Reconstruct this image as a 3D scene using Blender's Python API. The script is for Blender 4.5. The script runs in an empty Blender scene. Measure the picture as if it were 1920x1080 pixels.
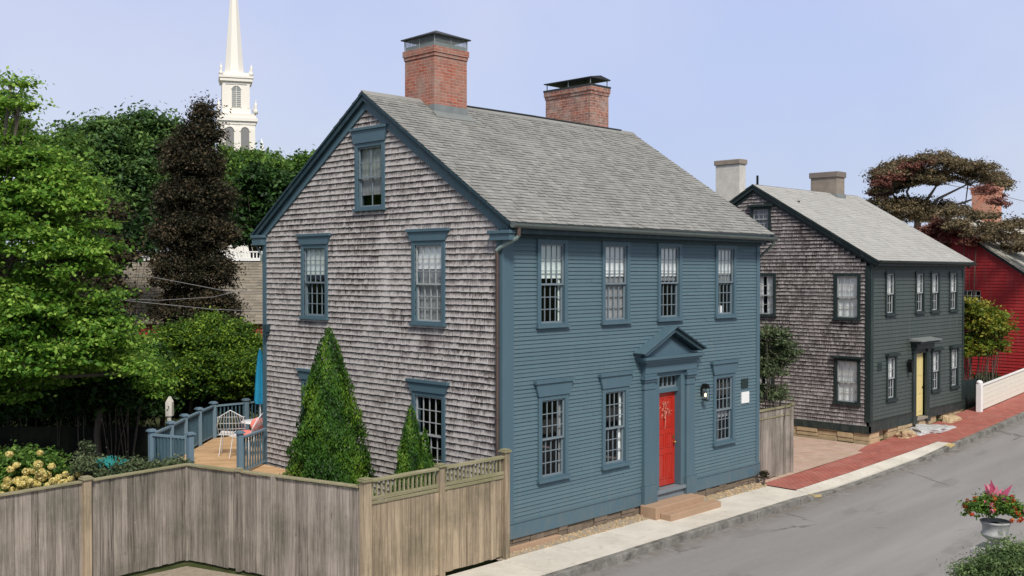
import bpy, math, random
import numpy as np
from mathutils import Vector
random.seed(7); RNG = np.random.default_rng(11)
S = bpy.context.scene
COL = S.collection
# ------------------------------------------------------------------ camera geometry (metres; street runs along X, gables face -X)
F, PCX, PCY, HOR = 1941.0, 960.0, 540.0, 510.0
PITCH = math.atan((PCY-HOR)/F); AZ = math.radians(44.6)
SA, CA = math.sin(AZ), math.cos(AZ)
RIGHT = Vector((SA, -CA, 0)); FWD = Vector((CA, SA, 0))
CAM = -(RIGHT*(-0.186) + FWD*20.0) + Vector((0, 0, 5.25))
CF = FWD*math.cos(PITCH) - Vector((0, 0, math.sin(PITCH)))
CU = FWD*math.sin(PITCH) + Vector((0, 0, math.cos(PITCH)))
def ray(px, py): return CF + RIGHT*((px-PCX)/F) - CU*((py-PCY)/F)
def at(px, py, D):
    r = ray(px, py); return CAM + r*(D/r.dot(FWD))
def on(px, py, ax, val):
    r = ray(px, py); return CAM + r*((val-CAM[ax])/r[ax])

# ------------------------------------------------------------------ mesh builder
class Fr:
    """local frame: u along, v up, o outwards"""
    def __init__(s, O, U, V, N): s.O, s.U, s.V, s.N = Vector(O), Vector(U), Vector(V), Vector(N)
    def __call__(s, u, v, o=0): return s.O + s.U*u + s.V*v + s.N*o
WORLD = Fr((0,0,0), (1,0,0), (0,0,1), (0,1,0))   # u=x v=z o=y
class MB:
    def __init__(s): s.v=[]; s.f=[]; s.t=[]; s.uv=[]; s.s=[]
    def face(s, pts, t=.5, uv=None, sm=False):
        n=len(s.v); s.v += [tuple(p) for p in pts]; s.f.append(tuple(range(n, n+len(pts)))); s.t.append(t)
        s.uv.append(uv if uv else [(0,0)]*len(pts)); s.s.append(sm)
    def idx(s, verts, faces, t=.5, sm=False):
        n=len(s.v); s.v += [tuple(p) for p in verts]
        for f in faces:
            s.f.append(tuple(i+n for i in f)); s.t.append(t); s.uv.append([(0,0)]*len(f)); s.s.append(sm)
    def hexa(s, p, t=.5): # p: 8 points, 0-3 back ring, 4-7 front ring
        s.idx(p, [(0,3,2,1),(4,5,6,7),(0,1,5,4),(1,2,6,5),(2,3,7,6),(3,0,4,7)], t)
    def fbox(s, fr, u0,u1,v0,v1,o0,o1, t=.5):
        s.hexa([fr(u0,v0,o0),fr(u1,v0,o0),fr(u1,v1,o0),fr(u0,v1,o0),fr(u0,v0,o1),fr(u1,v0,o1),fr(u1,v1,o1),fr(u0,v1,o1)], t)
    def box(s, x0,x1,y0,y1,z0,z1, t=.5): s.fbox(WORLD, x0,x1,z0,z1,y0,y1, t)
    def prism(s, fr, poly, o0, o1, t=.5):
        n=len(poly); a=[fr(u,v,o0) for u,v in poly]; b=[fr(u,v,o1) for u,v in poly]
        s.idx(a+b, [tuple(range(n-1,-1,-1)), tuple(range(n,2*n))]+[(i,(i+1)%n,n+(i+1)%n,n+i) for i in range(n)], t)
    def tube(s, pts, rad, k=8, t=.5, cap=True):
        pts=[Vector(p) for p in pts]; n=len(pts)
        if not hasattr(rad,'__len__'): rad=[rad]*n
        vs=[]; prev=None
        for i,p in enumerate(pts):
            d=(pts[min(i+1,n-1)]-pts[max(i-1,0)]).normalized()
            if prev is None: a=d.orthogonal().normalized()
            else:
                a=prev-d*prev.dot(d); a=a.normalized() if a.length>1e-6 else d.orthogonal().normalized()
            prev=a; b=d.cross(a)
            for j in range(k):
                an=2*math.pi*j/k; vs.append(p+(a*math.cos(an)+b*math.sin(an))*rad[i])
        fs=[(i*k+j,i*k+(j+1)%k,(i+1)*k+(j+1)%k,(i+1)*k+j) for i in range(n-1) for j in range(k)]
        s.idx(vs,fs,t,True)
        if cap: s.idx(vs[:k],[tuple(range(k-1,-1,-1))],t); s.idx(vs[-k:],[tuple(range(k))],t)
    def lathe(s, c, prof, k=20, t=.5, wav=0, nw=8):
        vs=[]; c=Vector(c)
        for r,z in prof:
            for j in range(k):
                a=2*math.pi*j/k; q=r*(1+wav*math.cos(nw*a)); vs.append(c+Vector((q*math.cos(a),q*math.sin(a),z)))
        s.idx(vs,[(i*k+j,i*k+(j+1)%k,(i+1)*k+(j+1)%k,(i+1)*k+j) for i in range(len(prof)-1) for j in range(k)],t,True)
    def ball(s, c, r, t=.5, k=8, m=5, jit=0):
        c=Vector(c); r=r if hasattr(r,'__len__') else (r,r,r); vs=[]
        for i in range(m+1):
            th=math.pi*i/m
            for j in range(k):
                a=2*math.pi*j/k; q=1+random.uniform(-jit,jit)
                vs.append(c+Vector((r[0]*math.sin(th)*math.cos(a)*q, r[1]*math.sin(th)*math.sin(a)*q, r[2]*math.cos(th)*q)))
        s.idx(vs,[(i*k+j,(i+1)*k+j,(i+1)*k+(j+1)%k,i*k+(j+1)%k) for i in range(m) for j in range(k)],t,jit==0)
    def build(s, name, mat, parent=None, recalc=False, bevel=0):
        me=bpy.data.meshes.new(name); me.from_pydata(s.v,[],s.f)
        a=me.attributes.new('tint','FLOAT','FACE'); a.data.foreach_set('value', s.t)
        uvl=me.uv_layers.new(name='uv'); flat=[c for f in s.uv for p in f for c in p]; uvl.data.foreach_set('uv', flat)
        me.polygons.foreach_set('use_smooth', s.s)
        me.materials.append(mat); me.validate(); me.update()
        o=bpy.data.objects.new(name, me); COL.objects.link(o); o.parent=parent
        if bevel:
            m=o.modifiers.new('bevel','BEVEL'); m.width=bevel; m.segments=2; m.limit_method='ANGLE'
        return o
def tag(o, label=None, cat=None, group=None, kind=None):
    if label: o['label']=label
    if cat: o['category']=cat
    if group: o['group']=group
    if kind: o['kind']=kind
    return o
def thing(name, label, cat, loc=(0,0,0), group=None):
    o=bpy.data.objects.new(name,None); COL.objects.link(o); o.empty_display_size=.2
    return tag(o,label,cat,group)       # meshes are in world coordinates; empty is moved at the end
THING_LOC=[]
def base(o, loc): THING_LOC.append((o, Vector(loc)))

# ------------------------------------------------------------------ materials
class NT:
    def __init__(s, name):
        s.m=bpy.data.materials.new(name); s.m.use_nodes=True; s.t=s.m.node_tree; s.n=s.t.nodes; s.l=s.t.links
        s.b=s.n['Principled BSDF']; s.out=s.n['Material Output']; s.tc=s.n.new('ShaderNodeTexCoord')
    def lk(s,a,b): s.l.new(a,b)
    def geo(s): 
        g=s.n.new('ShaderNodeNewGeometry'); return g.outputs['Position']
    def mapv(s, scale, src=None, rot=(0,0,0)):
        m=s.n.new('ShaderNodeMapping'); m.inputs['Scale'].default_value=scale; m.inputs['Rotation'].default_value=rot
        s.lk(src or s.geo(), m.inputs['Vector']); return m.outputs['Vector']
    def noise(s, scale=1, v=None, det=4, rough=.55, dist=0):
        n=s.n.new('ShaderNodeTexNoise'); n.inputs['Scale'].default_value=scale; n.inputs['Detail'].default_value=det
        n.inputs['Roughness'].default_value=rough; n.inputs['Distortion'].default_value=dist
        s.lk(v if v else s.geo(), n.inputs['Vector']); return n.outputs['Fac']
    def vor(s, scale, v=None, feat='F1', out='Distance'):
        n=s.n.new('ShaderNodeTexVoronoi'); n.feature=feat; n.inputs['Scale'].default_value=scale
        s.lk(v if v else s.geo(), n.inputs['Vector']); return n.outputs[out]
    def attr(s, name='tint'):
        a=s.n.new('ShaderNodeAttribute'); a.attribute_name=name; return a.outputs['Fac']
    def uv(s): return s.tc.outputs['UV']
    def ramp(s, fac, stops):
        r=s.n.new('ShaderNodeValToRGB'); e=r.color_ramp.elements
        while len(e)<len(stops): e.new(.5)
        for k,(p,c) in zip(e,stops): k.position=p; k.color=(*c,1) if hasattr(c,'__len__') else (c,c,c,1)
        s.lk(fac,r.inputs['Fac']); return r.outputs['Color']
    def mix(s, fac, a, b, mode='MIX'):
        m=s.n.new('ShaderNodeMix'); m.data_type='RGBA'; m.blend_type=mode
        for inp,x in ((m.inputs['Factor'],fac),(m.inputs['A'],a),(m.inputs['B'],b)):
            if hasattr(x,'is_linked') or isinstance(x,bpy.types.NodeSocket): s.lk(x,inp)
            elif hasattr(x,'__len__'): inp.default_value=(*x,1)
            else: inp.default_value=x
        return m.outputs['Result']
    def math(s, op, a, b=None, clamp=False):
        m=s.n.new('ShaderNodeMath'); m.operation=op; m.use_clamp=clamp
        for i,x in enumerate((a,b)):
            if x is None: continue
            if isinstance(x,bpy.types.NodeSocket): s.lk(x,m.inputs[i])
            else: m.inputs[i].default_value=x
        return m.outputs[0]
    def bump(s, h, st=.3, d=.01):
        b=s.n.new('ShaderNodeBump'); b.inputs['Strength'].default_value=st; b.inputs['Distance'].default_value=d
        s.lk(h,b.inputs['Height']); s.lk(b.outputs['Normal'], s.b.inputs['Normal'])
    def fin(s, col, rough=.7, spec=.3, metal=0):
        if isinstance(col,bpy.types.NodeSocket): s.lk(col,s.b.inputs['Base Color'])
        else: s.b.inputs['Base Color'].default_value=(*col,1)
        if isinstance(rough,bpy.types.NodeSocket): s.lk(rough,s.b.inputs['Roughness'])
        else: s.b.inputs['Roughness'].default_value=rough
        s.b.inputs['Specular IOR Level'].default_value=spec; s.b.inputs['Metallic'].default_value=metal
        return s.m
def sc(c,k): return tuple(min(1,x*k) for x in c)
def paint(name, c, rough=.55, wear=.12, spec=.35):
    n=NT(name); a=n.noise(1.3,det=5); b=n.noise(14,n.mapv((1,1,.35)),det=5)
    col=n.mix(a, sc(c,1-wear), sc(c,1+wear)); col=n.mix(n.math('MULTIPLY',b,.35), col, sc(c,.8))
    col=n.mix(n.math('MULTIPLY',n.attr(),.30), col, sc(c,1.28))
    dr=n.ramp(n.noise(1,n.mapv((7,7,.7)),det=6,rough=.7),[(.52,0.),(.78,1.)]); col=n.mix(n.math('MULTIPLY',dr,.28),col,(.17,.18,.17))
    sp=n.n.new('ShaderNodeSeparateXYZ'); n.lk(n.geo(),sp.inputs[0])
    zz=n.math('MULTIPLY',n.ramp(sp.outputs['Z'],[(.1,1.),(.9,0.)]),n.ramp(n.noise(5,det=6,rough=.7),[(.42,0.),(.7,1.)])); col=n.mix(n.math('MULTIPLY',zz,.35),col,(.16,.15,.125))
    n.bump(n.noise(60,det=3),.15,.004); return n.fin(col,rough,spec)
def shingle_mat(name, light, dark, mid, thr=.5, stain=()):
    n=NT(name); p=n.geo()
    streak=n.noise(1, n.mapv((46,46,3.2)), det=3, rough=.6)
    blot=n.noise(2.2, n.mapv((1,1,.8)), det=6, rough=.65)
    fine=n.noise(90, n.mapv((1,1,.2)), det=3)
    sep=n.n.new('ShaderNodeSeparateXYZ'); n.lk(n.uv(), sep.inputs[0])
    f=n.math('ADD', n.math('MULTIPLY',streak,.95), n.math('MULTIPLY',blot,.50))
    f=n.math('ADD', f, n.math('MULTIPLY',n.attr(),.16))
    f=n.math('ADD', f, n.math('MULTIPLY',sep.outputs['Y'],.46))  # upper part of each course darkened: painted butt shadow mixed with stain
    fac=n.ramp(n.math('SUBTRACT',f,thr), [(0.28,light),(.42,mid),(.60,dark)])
    col=n.mix(n.math('MULTIPLY',fine,.5), fac, n.mix(.5,fac,(.02,.02,.02)))
    big=n.ramp(n.noise(.55,det=3),[(.35,0.0),(.7,1.0)])
    col=n.mix(n.math('MULTIPLY',big,.35), col, sc(light,.9))
    if stain:
        sp=n.n.new('ShaderNodeSeparateXYZ'); n.lk(p,sp.inputs[0]); nn=n.noise(3.5,det=6,rough=.7)
        for (y0,y1,z0,z1,c,k) in stain:
            my=n.math('MULTIPLY',n.math('SUBTRACT',sp.outputs['Y'],(y0+y1)/2),2/(y1-y0)); mz=n.math('MULTIPLY',n.math('SUBTRACT',sp.outputs['Z'],(z0+z1)/2),2/(z1-z0))
            d=n.math('ADD',n.math('MULTIPLY',my,my),n.math('MULTIPLY',mz,mz)); d=n.math('SUBTRACT',n.math('SUBTRACT',1.35,d),n.math('MULTIPLY',nn,1.3))
            col=n.mix(n.math('MULTIPLY',n.ramp(d,[(.1,0.),(.75,1.)]),k),col,c)
    n.bump(n.math('ADD',streak,fine),.35,.006); return n.fin(col,.9,.15)
def roof_mat(name, a, b, c):
    n=NT(name); f=n.math('ADD', n.attr(), n.math('MULTIPLY',n.math('SUBTRACT',n.noise(.9,det=4),.5),.5))
    col=n.ramp(f,[(.05,a),(.5,b),(.95,c)])
    g=n.noise(170,det=2); col=n.mix(n.math('MULTIPLY',g,.4),col,sc(c,1.25),)
    st=n.ramp(n.noise(1,n.mapv((1.6,.5,.5)),det=4),[(.45,0.),(.75,1.)]); col=n.mix(n.math('MULTIPLY',st,.3),col,sc(a,.8))
    n.bump(g,.35,.004); return n.fin(col,.95,.1)
def brick_mat(name, c1, c2, mortar, sx=.215, sy=.072, soot=.3):
    n=NT(name); p=n.geo(); sep=n.n.new('ShaderNodeSeparateXYZ'); n.lk(p,sep.inputs[0])
    comb=n.n.new('ShaderNodeCombineXYZ'); n.lk(n.math('ADD',sep.outputs[0],sep.outputs[1]),comb.inputs[0]); n.lk(sep.outputs[2],comb.inputs[1])
    b=n.n.new('ShaderNodeTexBrick'); b.inputs['Scale'].default_value=1; b.inputs['Brick Width'].default_value=sx; b.inputs['Row Height'].default_value=sy
    b.inputs['Mortar Size'].default_value=.008; b.inputs['Mortar Smooth'].default_value=.3; b.inputs['Bias'].default_value=.0
    b.inputs['Color1'].default_value=(*c1,1); b.inputs['Color2'].default_value=(*c2,1); b.inputs['Mortar'].default_value=(*mortar,1)
    n.lk(comb.outputs[0],b.inputs['Vector'])
    col=n.mix(n.ramp(n.noise(2.2,det=6,rough=.7),[(.42,0.),(.72,1.)]), b.outputs['Color'], sc(mortar,.8))
    col=n.mix(n.math('MULTIPLY',n.ramp(n.noise(9,det=5),[(.4,0.),(.7,1.)]),soot), col, sc(c2,.35))
    inv=n.math('SUBTRACT',1,b.outputs['Fac']); n.bump(n.math('ADD',inv,n.math('MULTIPLY',n.noise(50),.3)),.6,.01); return n.fin(col,.9,.15)
def wood_mat(name, light, dark, vertical=True, stain=(.05,.06,.035), ax=None):
    n=NT(name); m=ax or ((30,30,1.1) if vertical else (1.1,30,30))
    g=n.noise(1,n.mapv(m),det=5,rough=.65,dist=.4); b=n.noise(1.1,det=5,rough=.6)
    f=n.math('ADD',n.math('MULTIPLY',g,.9),n.math('MULTIPLY',n.attr(),.22)); g2=n.noise(1,n.mapv(tuple(2.6*q for q in m)),det=4,rough=.7); f=n.math('ADD',f,n.math('MULTIPLY',n.math('SUBTRACT',g2,.5),.5))
    col=n.ramp(f,[(.3,dark),(.78,light)])
    col=n.mix(n.math('MULTIPLY',n.ramp(b,[(.45,0.),(.72,1.)]),.55),col,stain)
    sk=n.ramp(n.noise(1,n.mapv((34,34,9)),det=5,rough=.75),[(.60,0.),(.70,1.)]); col=n.mix(n.math('MULTIPLY',sk,.45),col,sc(light,1.35)); kn=n.ramp(n.noise(1,n.mapv((22,22,7)),det=4,rough=.7),[(.28,1.),(.36,0.)]); col=n.mix(n.math('MULTIPLY',kn,.6),col,sc(dark,.5))
    n.bump(g,.45,.006); return n.fin(col,.9,.15)
def leaf_mat(name, dark, mid, light, tr=.3, gloss=.25):
    n=NT(name); f=n.math('ADD', n.attr(), n.math('MULTIPLY',n.math('SUBTRACT',n.noise(.8,det=3),.5),.7))
    col=n.ramp(f,[(.08,dark),(.5,mid),(.95,light)])
    n.fin(col,.55,gloss)
    t=n.n.new('ShaderNodeBsdfTranslucent'); n.lk(n.mix(.5,col,sc(light,1.3)),t.inputs['Color'])
    mx=n.n.new('ShaderNodeMixShader'); mx.inputs[0].default_value=tr
    n.lk(n.b.outputs[0],mx.inputs[1]); n.lk(t.outputs[0],mx.inputs[2]); n.lk(mx.outputs[0],n.out.inputs['Surface']); return n.m
def plain(name, c, rough=.6, spec=.3, metal=0, var=.1):
    n=NT(name); a=n.noise(5,det=5); n.bump(n.noise(40),.1,.003); return n.fin(n.mix(a,sc(c,1-var),sc(c,1+var)),rough,spec,metal)
def glass_mat(name):
    n=NT(name); n.n.remove(n.b); lw=n.n.new('ShaderNodeLayerWeight'); lw.inputs['Blend'].default_value=.5; fz=n.math('ADD',.04,n.math('MULTIPLY',.9,n.math('POWER',lw.outputs['Facing'],5.0)))
    g=n.n.new('ShaderNodeBsdfGlossy'); g.inputs['Roughness'].default_value=.03; g.inputs['Color'].default_value=(.9,.95,1,1)
    t=n.n.new('ShaderNodeBsdfTransparent'); t.inputs['Color'].default_value=(.95,.97,.96,1)
    bp=n.n.new('ShaderNodeBump'); bp.inputs['Strength'].default_value=.05; bp.inputs['Distance'].default_value=.02; n.lk(n.noise(3.0,det=2),bp.inputs['Height']); n.lk(bp.outputs[0],g.inputs['Normal'])
    mx=n.n.new('ShaderNodeMixShader'); n.lk(fz,mx.inputs[0]); n.lk(t.outputs[0],mx.inputs[1]); n.lk(g.outputs[0],mx.inputs[2]); n.lk(mx.outputs[0],n.out.inputs['Surface']); return n.m

BLUE=(.086,.142,.165)
M={}
M['clap']=paint('blue_clapboard_paint', BLUE, .5, .10)
M['trim']=paint('blue_trim_paint', (.072,.128,.160), .45, .10)
M['trimd']=paint('dark_teal_trim_and_shade', (.018,.042,.054), .45, .1)  # dark crown moulding paint; under the eave its darkness is painted shade
M['sash']=paint('pale_sash_paint', (.17,.21,.235), .5, .1)
M['sashw']=paint('white_sash_paint', (.34,.36,.36), .5, .1)
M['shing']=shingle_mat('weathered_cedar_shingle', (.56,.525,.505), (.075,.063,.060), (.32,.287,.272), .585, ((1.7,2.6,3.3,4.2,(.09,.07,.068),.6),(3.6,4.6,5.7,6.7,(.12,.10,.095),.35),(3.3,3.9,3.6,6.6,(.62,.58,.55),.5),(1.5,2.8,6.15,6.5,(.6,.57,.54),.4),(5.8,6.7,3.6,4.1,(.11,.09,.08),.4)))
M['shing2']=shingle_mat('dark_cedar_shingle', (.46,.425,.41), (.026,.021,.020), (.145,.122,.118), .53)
M['roof']=roof_mat('grey_asphalt_shingle', (.160,.160,.150), (.235,.235,.220), (.315,.312,.290))
M['roof2']=roof_mat('pale_asphalt_shingle', (.30,.295,.275), (.35,.345,.325), (.40,.395,.37))
M['roof3']=roof_mat('bleached_roof_shingle', (.38,.37,.32), (.46,.45,.39), (.53,.51,.45))
M['roofb']=roof_mat('barn_roof_shingle', (.11,.10,.08), (.20,.175,.14), (.27,.24,.19))
M['brick']=brick_mat('red_chimney_brick', (.47,.15,.095), (.33,.095,.065), (.46,.34,.28))
M['brick2']=brick_mat('speckled_chimney_brick', (.46,.17,.11), (.22,.09,.07), (.52,.42,.36), soot=.5)
M['brick3']=brick_mat('orange_chimney_brick', (.62,.22,.13), (.5,.165,.095), (.6,.42,.33), soot=.1)
M['stucco']=plain('pale_stucco', (.56,.54,.49), .9, .1, 0, .25)
M['tanstucco']=plain('tan_chimney_stone', (.27,.23,.19), .9, .1, 0, .35)
M['capstone']=plain('chimney_cap_mortar', (.20,.17,.15), .9, .1, 0, .3)
M['lead']=plain('lead_flashing', (.24,.26,.25), .5, .4, .3, .3)
M['metal']=plain('dark_sheet_metal', (.05,.055,.055), .5, .4, .5, .3)
M['verdi']=plain('weathered_copper', (.22,.29,.27), .6, .3, .2, .3)
M['gutter']=plain('grey_green_gutter', (.13,.155,.145), .5, .3, .2, .25)
M['brownpipe']=plain('brown_copper_pipe', (.12,.085,.07), .5, .4, .4, .3)
M['white']=plain('white_paint', (.78,.78,.75), .6, .3, 0, .05)
M['cream']=plain('cream_white_paint', (.80,.76,.68), .6, .2, 0, .05)
M['creamfence']=plain('cream_fence_paint', (.68,.66,.56), .6, .2, 0, .07)
M['shade']=plain('window_shade_cloth', (.74,.80,.77), .9, .1, 0, .06)
M['lace']=plain('lace_curtain', (.30,.30,.31), .95, .05, 0, .5)
M['whitecurt']=plain('white_curtain', (.88,.88,.87), .95, .05, 0, .05)
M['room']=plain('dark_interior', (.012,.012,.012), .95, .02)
M['red']=paint('red_door_paint', (.42,.022,.010), .38, .08, .4)
M['yellow']=paint('yellow_door_paint', (.68,.56,.24), .45, .06)
M['redwall']=paint('red_clapboard_paint', (.33,.020,.022), .55, .12)
M['green']=paint('dark_green_clapboard_paint', (.052,.066,.058), .55, .1)
M['greentrim']=paint('blackish_green_trim', (.016,.028,.027), .5, .1)
M['glass']=glass_mat('window_glass')
M['stonestep']=plain('brownstone_step', (.37,.25,.165), .85, .15, 0, .15)
M['rock']=plain('tan_foundation_stone', (.44,.33,.20), .9, .1, 0, .4)
M['rockd']=plain('dark_brown_foundation_stone', (.17,.135,.10), .92, .1, 0, .5)
M['rock2']=plain('pale_granite_rock', (.42,.42,.41), .9, .1, 0, .5)
M['fence']=wood_mat('weathered_grey_boards', (.40,.35,.30), (.085,.072,.060))
M['fence2']=wood_mat('tan_weathered_boards', (.44,.35,.24), (.13,.10,.07))
M['fencetop']=wood_mat('lichen_fence_rail', (.34,.31,.20), (.17,.15,.09), False, (.13,.15,.05))
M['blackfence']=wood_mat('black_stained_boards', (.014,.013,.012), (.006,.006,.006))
M['deck']=wood_mat('honey_deck_boards', (.66,.45,.26), (.44,.26,.13), ax=(2,26,10), stain=(.25,.15,.08))
M['rail']=paint('grey_blue_rail_paint', (.15,.225,.28), .5, .1)
M['raild']=paint('deep_blue_baluster_paint', (.06,.12,.155), .5, .1)
M['bark']=wood_mat('tree_bark', (.20,.17,.14), (.07,.055,.045))
M['palebark']=wood_mat('pale_tree_bark', (.36,.33,.29), (.16,.14,.12))
M['plaque']=plain('dark_plaque', (.015,.03,.028), .5)
M['black']=plain('black_iron', (.012,.012,.012), .5, .4, .6)
M['blue']=plain('blue_umbrella_cloth', (.03,.30,.50), .85, .1, 0, .12)
M['coral']=plain('coral_cushion_cloth', (.75,.22,.18), .9, .1, 0, .1)
M['zinc']=plain('white_wire_metal', (.75,.75,.75), .5, .4)
M['urn']=plain('grey_cast_stone', (.36,.36,.35), .95, .1, 0, .6)
M['teal']=plain('teal_garden_netting', (.03,.28,.26), .7, .2, 0, .2)
M['soil']=plain('dark_soil', (.04,.03,.022), .95, .05, 0, .3)
M['wire']=plain('grey_cable', (.22,.22,.22), .6)
L={}
L['lime']=leaf_mat('bright_green_leaves', (.016,.060,.008), (.085,.215,.018), (.34,.50,.09), .35)
L['dark']=leaf_mat('dark_green_leaves', (.018,.050,.016), (.062,.135,.036), (.17,.28,.07), .25)
L['mid']=leaf_mat('mid_green_leaves', (.020,.058,.012), (.065,.15,.022), (.18,.29,.05), .3)
L['copper']=leaf_mat('copper_beech_leaves', (.012,.016,.008), (.034,.034,.019), (.11,.080,.046), .15, .15)
L['hedge']=leaf_mat('hedge_leaves', (.012,.040,.008), (.050,.125,.014), (.26,.38,.04), .3)
L['arb']=leaf_mat('arborvitae_sprays', (.012,.042,.006), (.045,.125,.012), (.145,.25,.022), .25)
L['maple']=leaf_mat('olive_maple_leaves', (.045,.046,.026), (.14,.115,.062), (.27,.20,.11), .25)
L['mapler']=leaf_mat('red_maple_leaves', (.07,.028,.022), (.19,.065,.050), (.32,.15,.11), .25)
L['yelgreen']=leaf_mat('yellowing_leaves', (.025,.060,.008), (.10,.17,.015), (.33,.29,.04), .3)
L['sage']=leaf_mat('grey_green_leaves', (.030,.050,.025), (.070,.105,.045), (.17,.20,.10), .25)
L['shadow']=leaf_mat('shade_darkened_leaves', (.006,.018,.005), (.018,.050,.011), (.05,.12,.022), .2)  # leaf colours darkened so the understory shade sits in the colour
L['cream']=leaf_mat('cream_hydrangea_petals', (.50,.40,.10), (.75,.62,.22), (.88,.78,.42), .3)
L['fore']=leaf_mat('foreground_leaves', (.024,.055,.020), (.085,.15,.05), (.25,.33,.13), .3)
L['pink']=leaf_mat('pink_petals', (.35,.04,.10), (.62,.12,.22), (.80,.35,.42), .3)
L['redp']=leaf_mat('orange_red_petals', (.30,.02,.01), (.55,.07,.02), (.7,.2,.05), .3)

# ------------------------------------------------------------------ ground
PROF=[(-400,-.22),(8,-.22),(12,-.16),(16,-.06),(18.5,.02),(21,.15),(24,.34),(30,.74),(60,2.9),(90,4.4),(400,4.4)]
def zs(x):
    for (a,za),(b,zb) in zip(PROF,PROF[1:]):
        if x<=b: return za+(zb-za)*max(0,(x-a))/(b-a)
    return PROF[-1][1]
KERB=-1.66; ROADH=-.14
n=NT('yard_soil_grass'); 
gcol=n.ramp(n.noise(1.2,det=7,rough=.7),[(.3,(.035,.04,.018)),(.5,(.06,.075,.028)),(.7,(.12,.10,.06))]); n.bump(n.noise(25),.5,.03); GR=n.fin(gcol,.95,.05)
n=NT('asphalt'); a=n.noise(1,n.mapv((.10,.8,1)),det=6,rough=.6); f=n.noise(150,det=3,rough=.8); g=n.noise(9,det=7,rough=.75)
c=n.ramp(a,[(.3,(.215,.208,.203)),(.5,(.265,.256,.250)),(.7,(.335,.324,.312))])
c=n.mix(n.ramp(g,[(.35,0.),(.75,.55)]),c,(.30,.29,.275)); c=n.mix(n.ramp(f,[(.45,0.),(.62,.5)]),c,(.11,.105,.10)); c=n.mix(n.ramp(n.noise(230,det=2),[(.6,0.),(.7,.5)]),c,(.42,.41,.39))
pt=n.ramp(n.noise(.7,n.mapv((.6,1.6,1)),det=6),[(.60,0.),(.64,1.)]); c=n.mix(n.math('MULTIPLY',pt,.25),c,(.12,.115,.112))
vv=n.mix(.12,n.geo(),n.vor(1.1,out='Color')); ck=n.vor(.24,vv,'DISTANCE_TO_EDGE')
ckm=n.ramp(n.math('ADD',ck,n.math('MULTIPLY',n.noise(3.5,det=7,rough=.7),.05)),[(.028,1.),(.034,0.)]); c=n.mix(n.math('MULTIPLY',n.math('MULTIPLY',ckm,n.ramp(n.noise(.4,det=2),[(.5,0.),(.56,1.)])),.55),c,(.07,.066,.062))
sp=n.n.new('ShaderNodeSeparateXYZ'); n.lk(n.geo(),sp.inputs[0]); gd=n.ramp(n.math('MULTIPLY',n.math('ADD',sp.outputs['Y'],1.66+.55),1/.55),[(0.,0.),(.8,1.)]); gd=n.math('MULTIPLY',gd,n.ramp(n.noise(4,det=7,rough=.75),[(.36,0.),(.6,1.)])); c=n.mix(n.math('MULTIPLY',gd,.6),c,(.13,.105,.075))
n.bump(f,.5,.005); ASPH=n.fin(c,.92,.12)
n=NT('concrete_slabs'); c=n.ramp(n.noise(1.4,det=6,rough=.6),[(.3,(.47,.44,.375)),(.65,(.64,.60,.52))]); c=n.mix(n.math('MULTIPLY',n.attr(),.3),c,(.62,.59,.52))
c=n.mix(n.math('MULTIPLY',n.ramp(n.noise(6,det=6,rough=.75),[(.55,0.),(.72,1.)]),.4),c,(.24,.21,.16)); n.bump(n.noise(90),.25,.003); CONC=n.fin(c,.9,.15)
n=NT('kerb_stone'); c=n.ramp(n.noise(3,det=6,rough=.7),[(.35,(.10,.095,.085)),(.7,(.30,.29,.26))]); n.bump(n.noise(30),.4,.01); KST=n.fin(c,.9,.15)
n=NT('brick_paving'); b=n.n.new('ShaderNodeTexBrick'); b.inputs['Scale'].default_value=1; b.inputs['Brick Width'].default_value=.2; b.inputs['Row Height'].default_value=.1
b.inputs['Mortar Size'].default_value=.014; b.inputs['Color1'].default_value=(.52,.15,.11,1); b.inputs['Color2'].default_value=(.36,.10,.08,1); b.inputs['Mortar'].default_value=(.15,.075,.06,1)
n.lk(n.mapv((1,1,1),rot=(0,0,math.pi/2)),b.inputs['Vector']); c=n.mix(n.math('MULTIPLY',n.ramp(n.noise(1.6,det=5),[(.4,0.),(.7,1.)]),.45),b.outputs['Color'],(.44,.20,.16)); c=n.mix(n.ramp(n.noise(11,det=6,rough=.7),[(.5,0.),(.72,.55)]),c,(.17,.075,.055)); n.bump(n.math('SUBTRACT',1,b.outputs['Fac']),.4,.006); BRP=n.fin(c,.85,.2)
n=NT('pale_pink_pavers'); b=n.n.new('ShaderNodeTexBrick'); b.inputs['Scale'].default_value=1; b.inputs['Brick Width'].default_value=.22; b.inputs['Row Height'].default_value=.11
b.inputs['Mortar Size'].default_value=.010; b.inputs['Color1'].default_value=(.50,.33,.26,1); b.inputs['Color2'].default_value=(.40,.27,.215,1); b.inputs['Mortar'].default_value=(.33,.26,.20,1); n.lk(n.mapv((1,1,1),rot=(0,0,.785)),b.inputs['Vector'])
c=n.mix(n.ramp(n.noise(3,det=6,rough=.7),[(.4,0.),(.72,.6)]),b.outputs['Color'],(.55,.44,.36)); c=n.mix(n.ramp(n.noise(1.3,det=6),[(.5,0.),(.75,.5)]),c,(.30,.27,.14)); n.bump(n.noise(40,det=4),.4,.01); GRAV=n.fin(c,.92,.1)
n=NT('drive_gravel'); c=n.ramp(n.noise(9,det=8,rough=.8),[(.3,(.20,.165,.12)),(.6,(.36,.31,.24)),(.8,(.46,.42,.35))]); n.bump(n.noise(60),.5,.02); DRV=n.fin(c,.95,.1)

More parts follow.
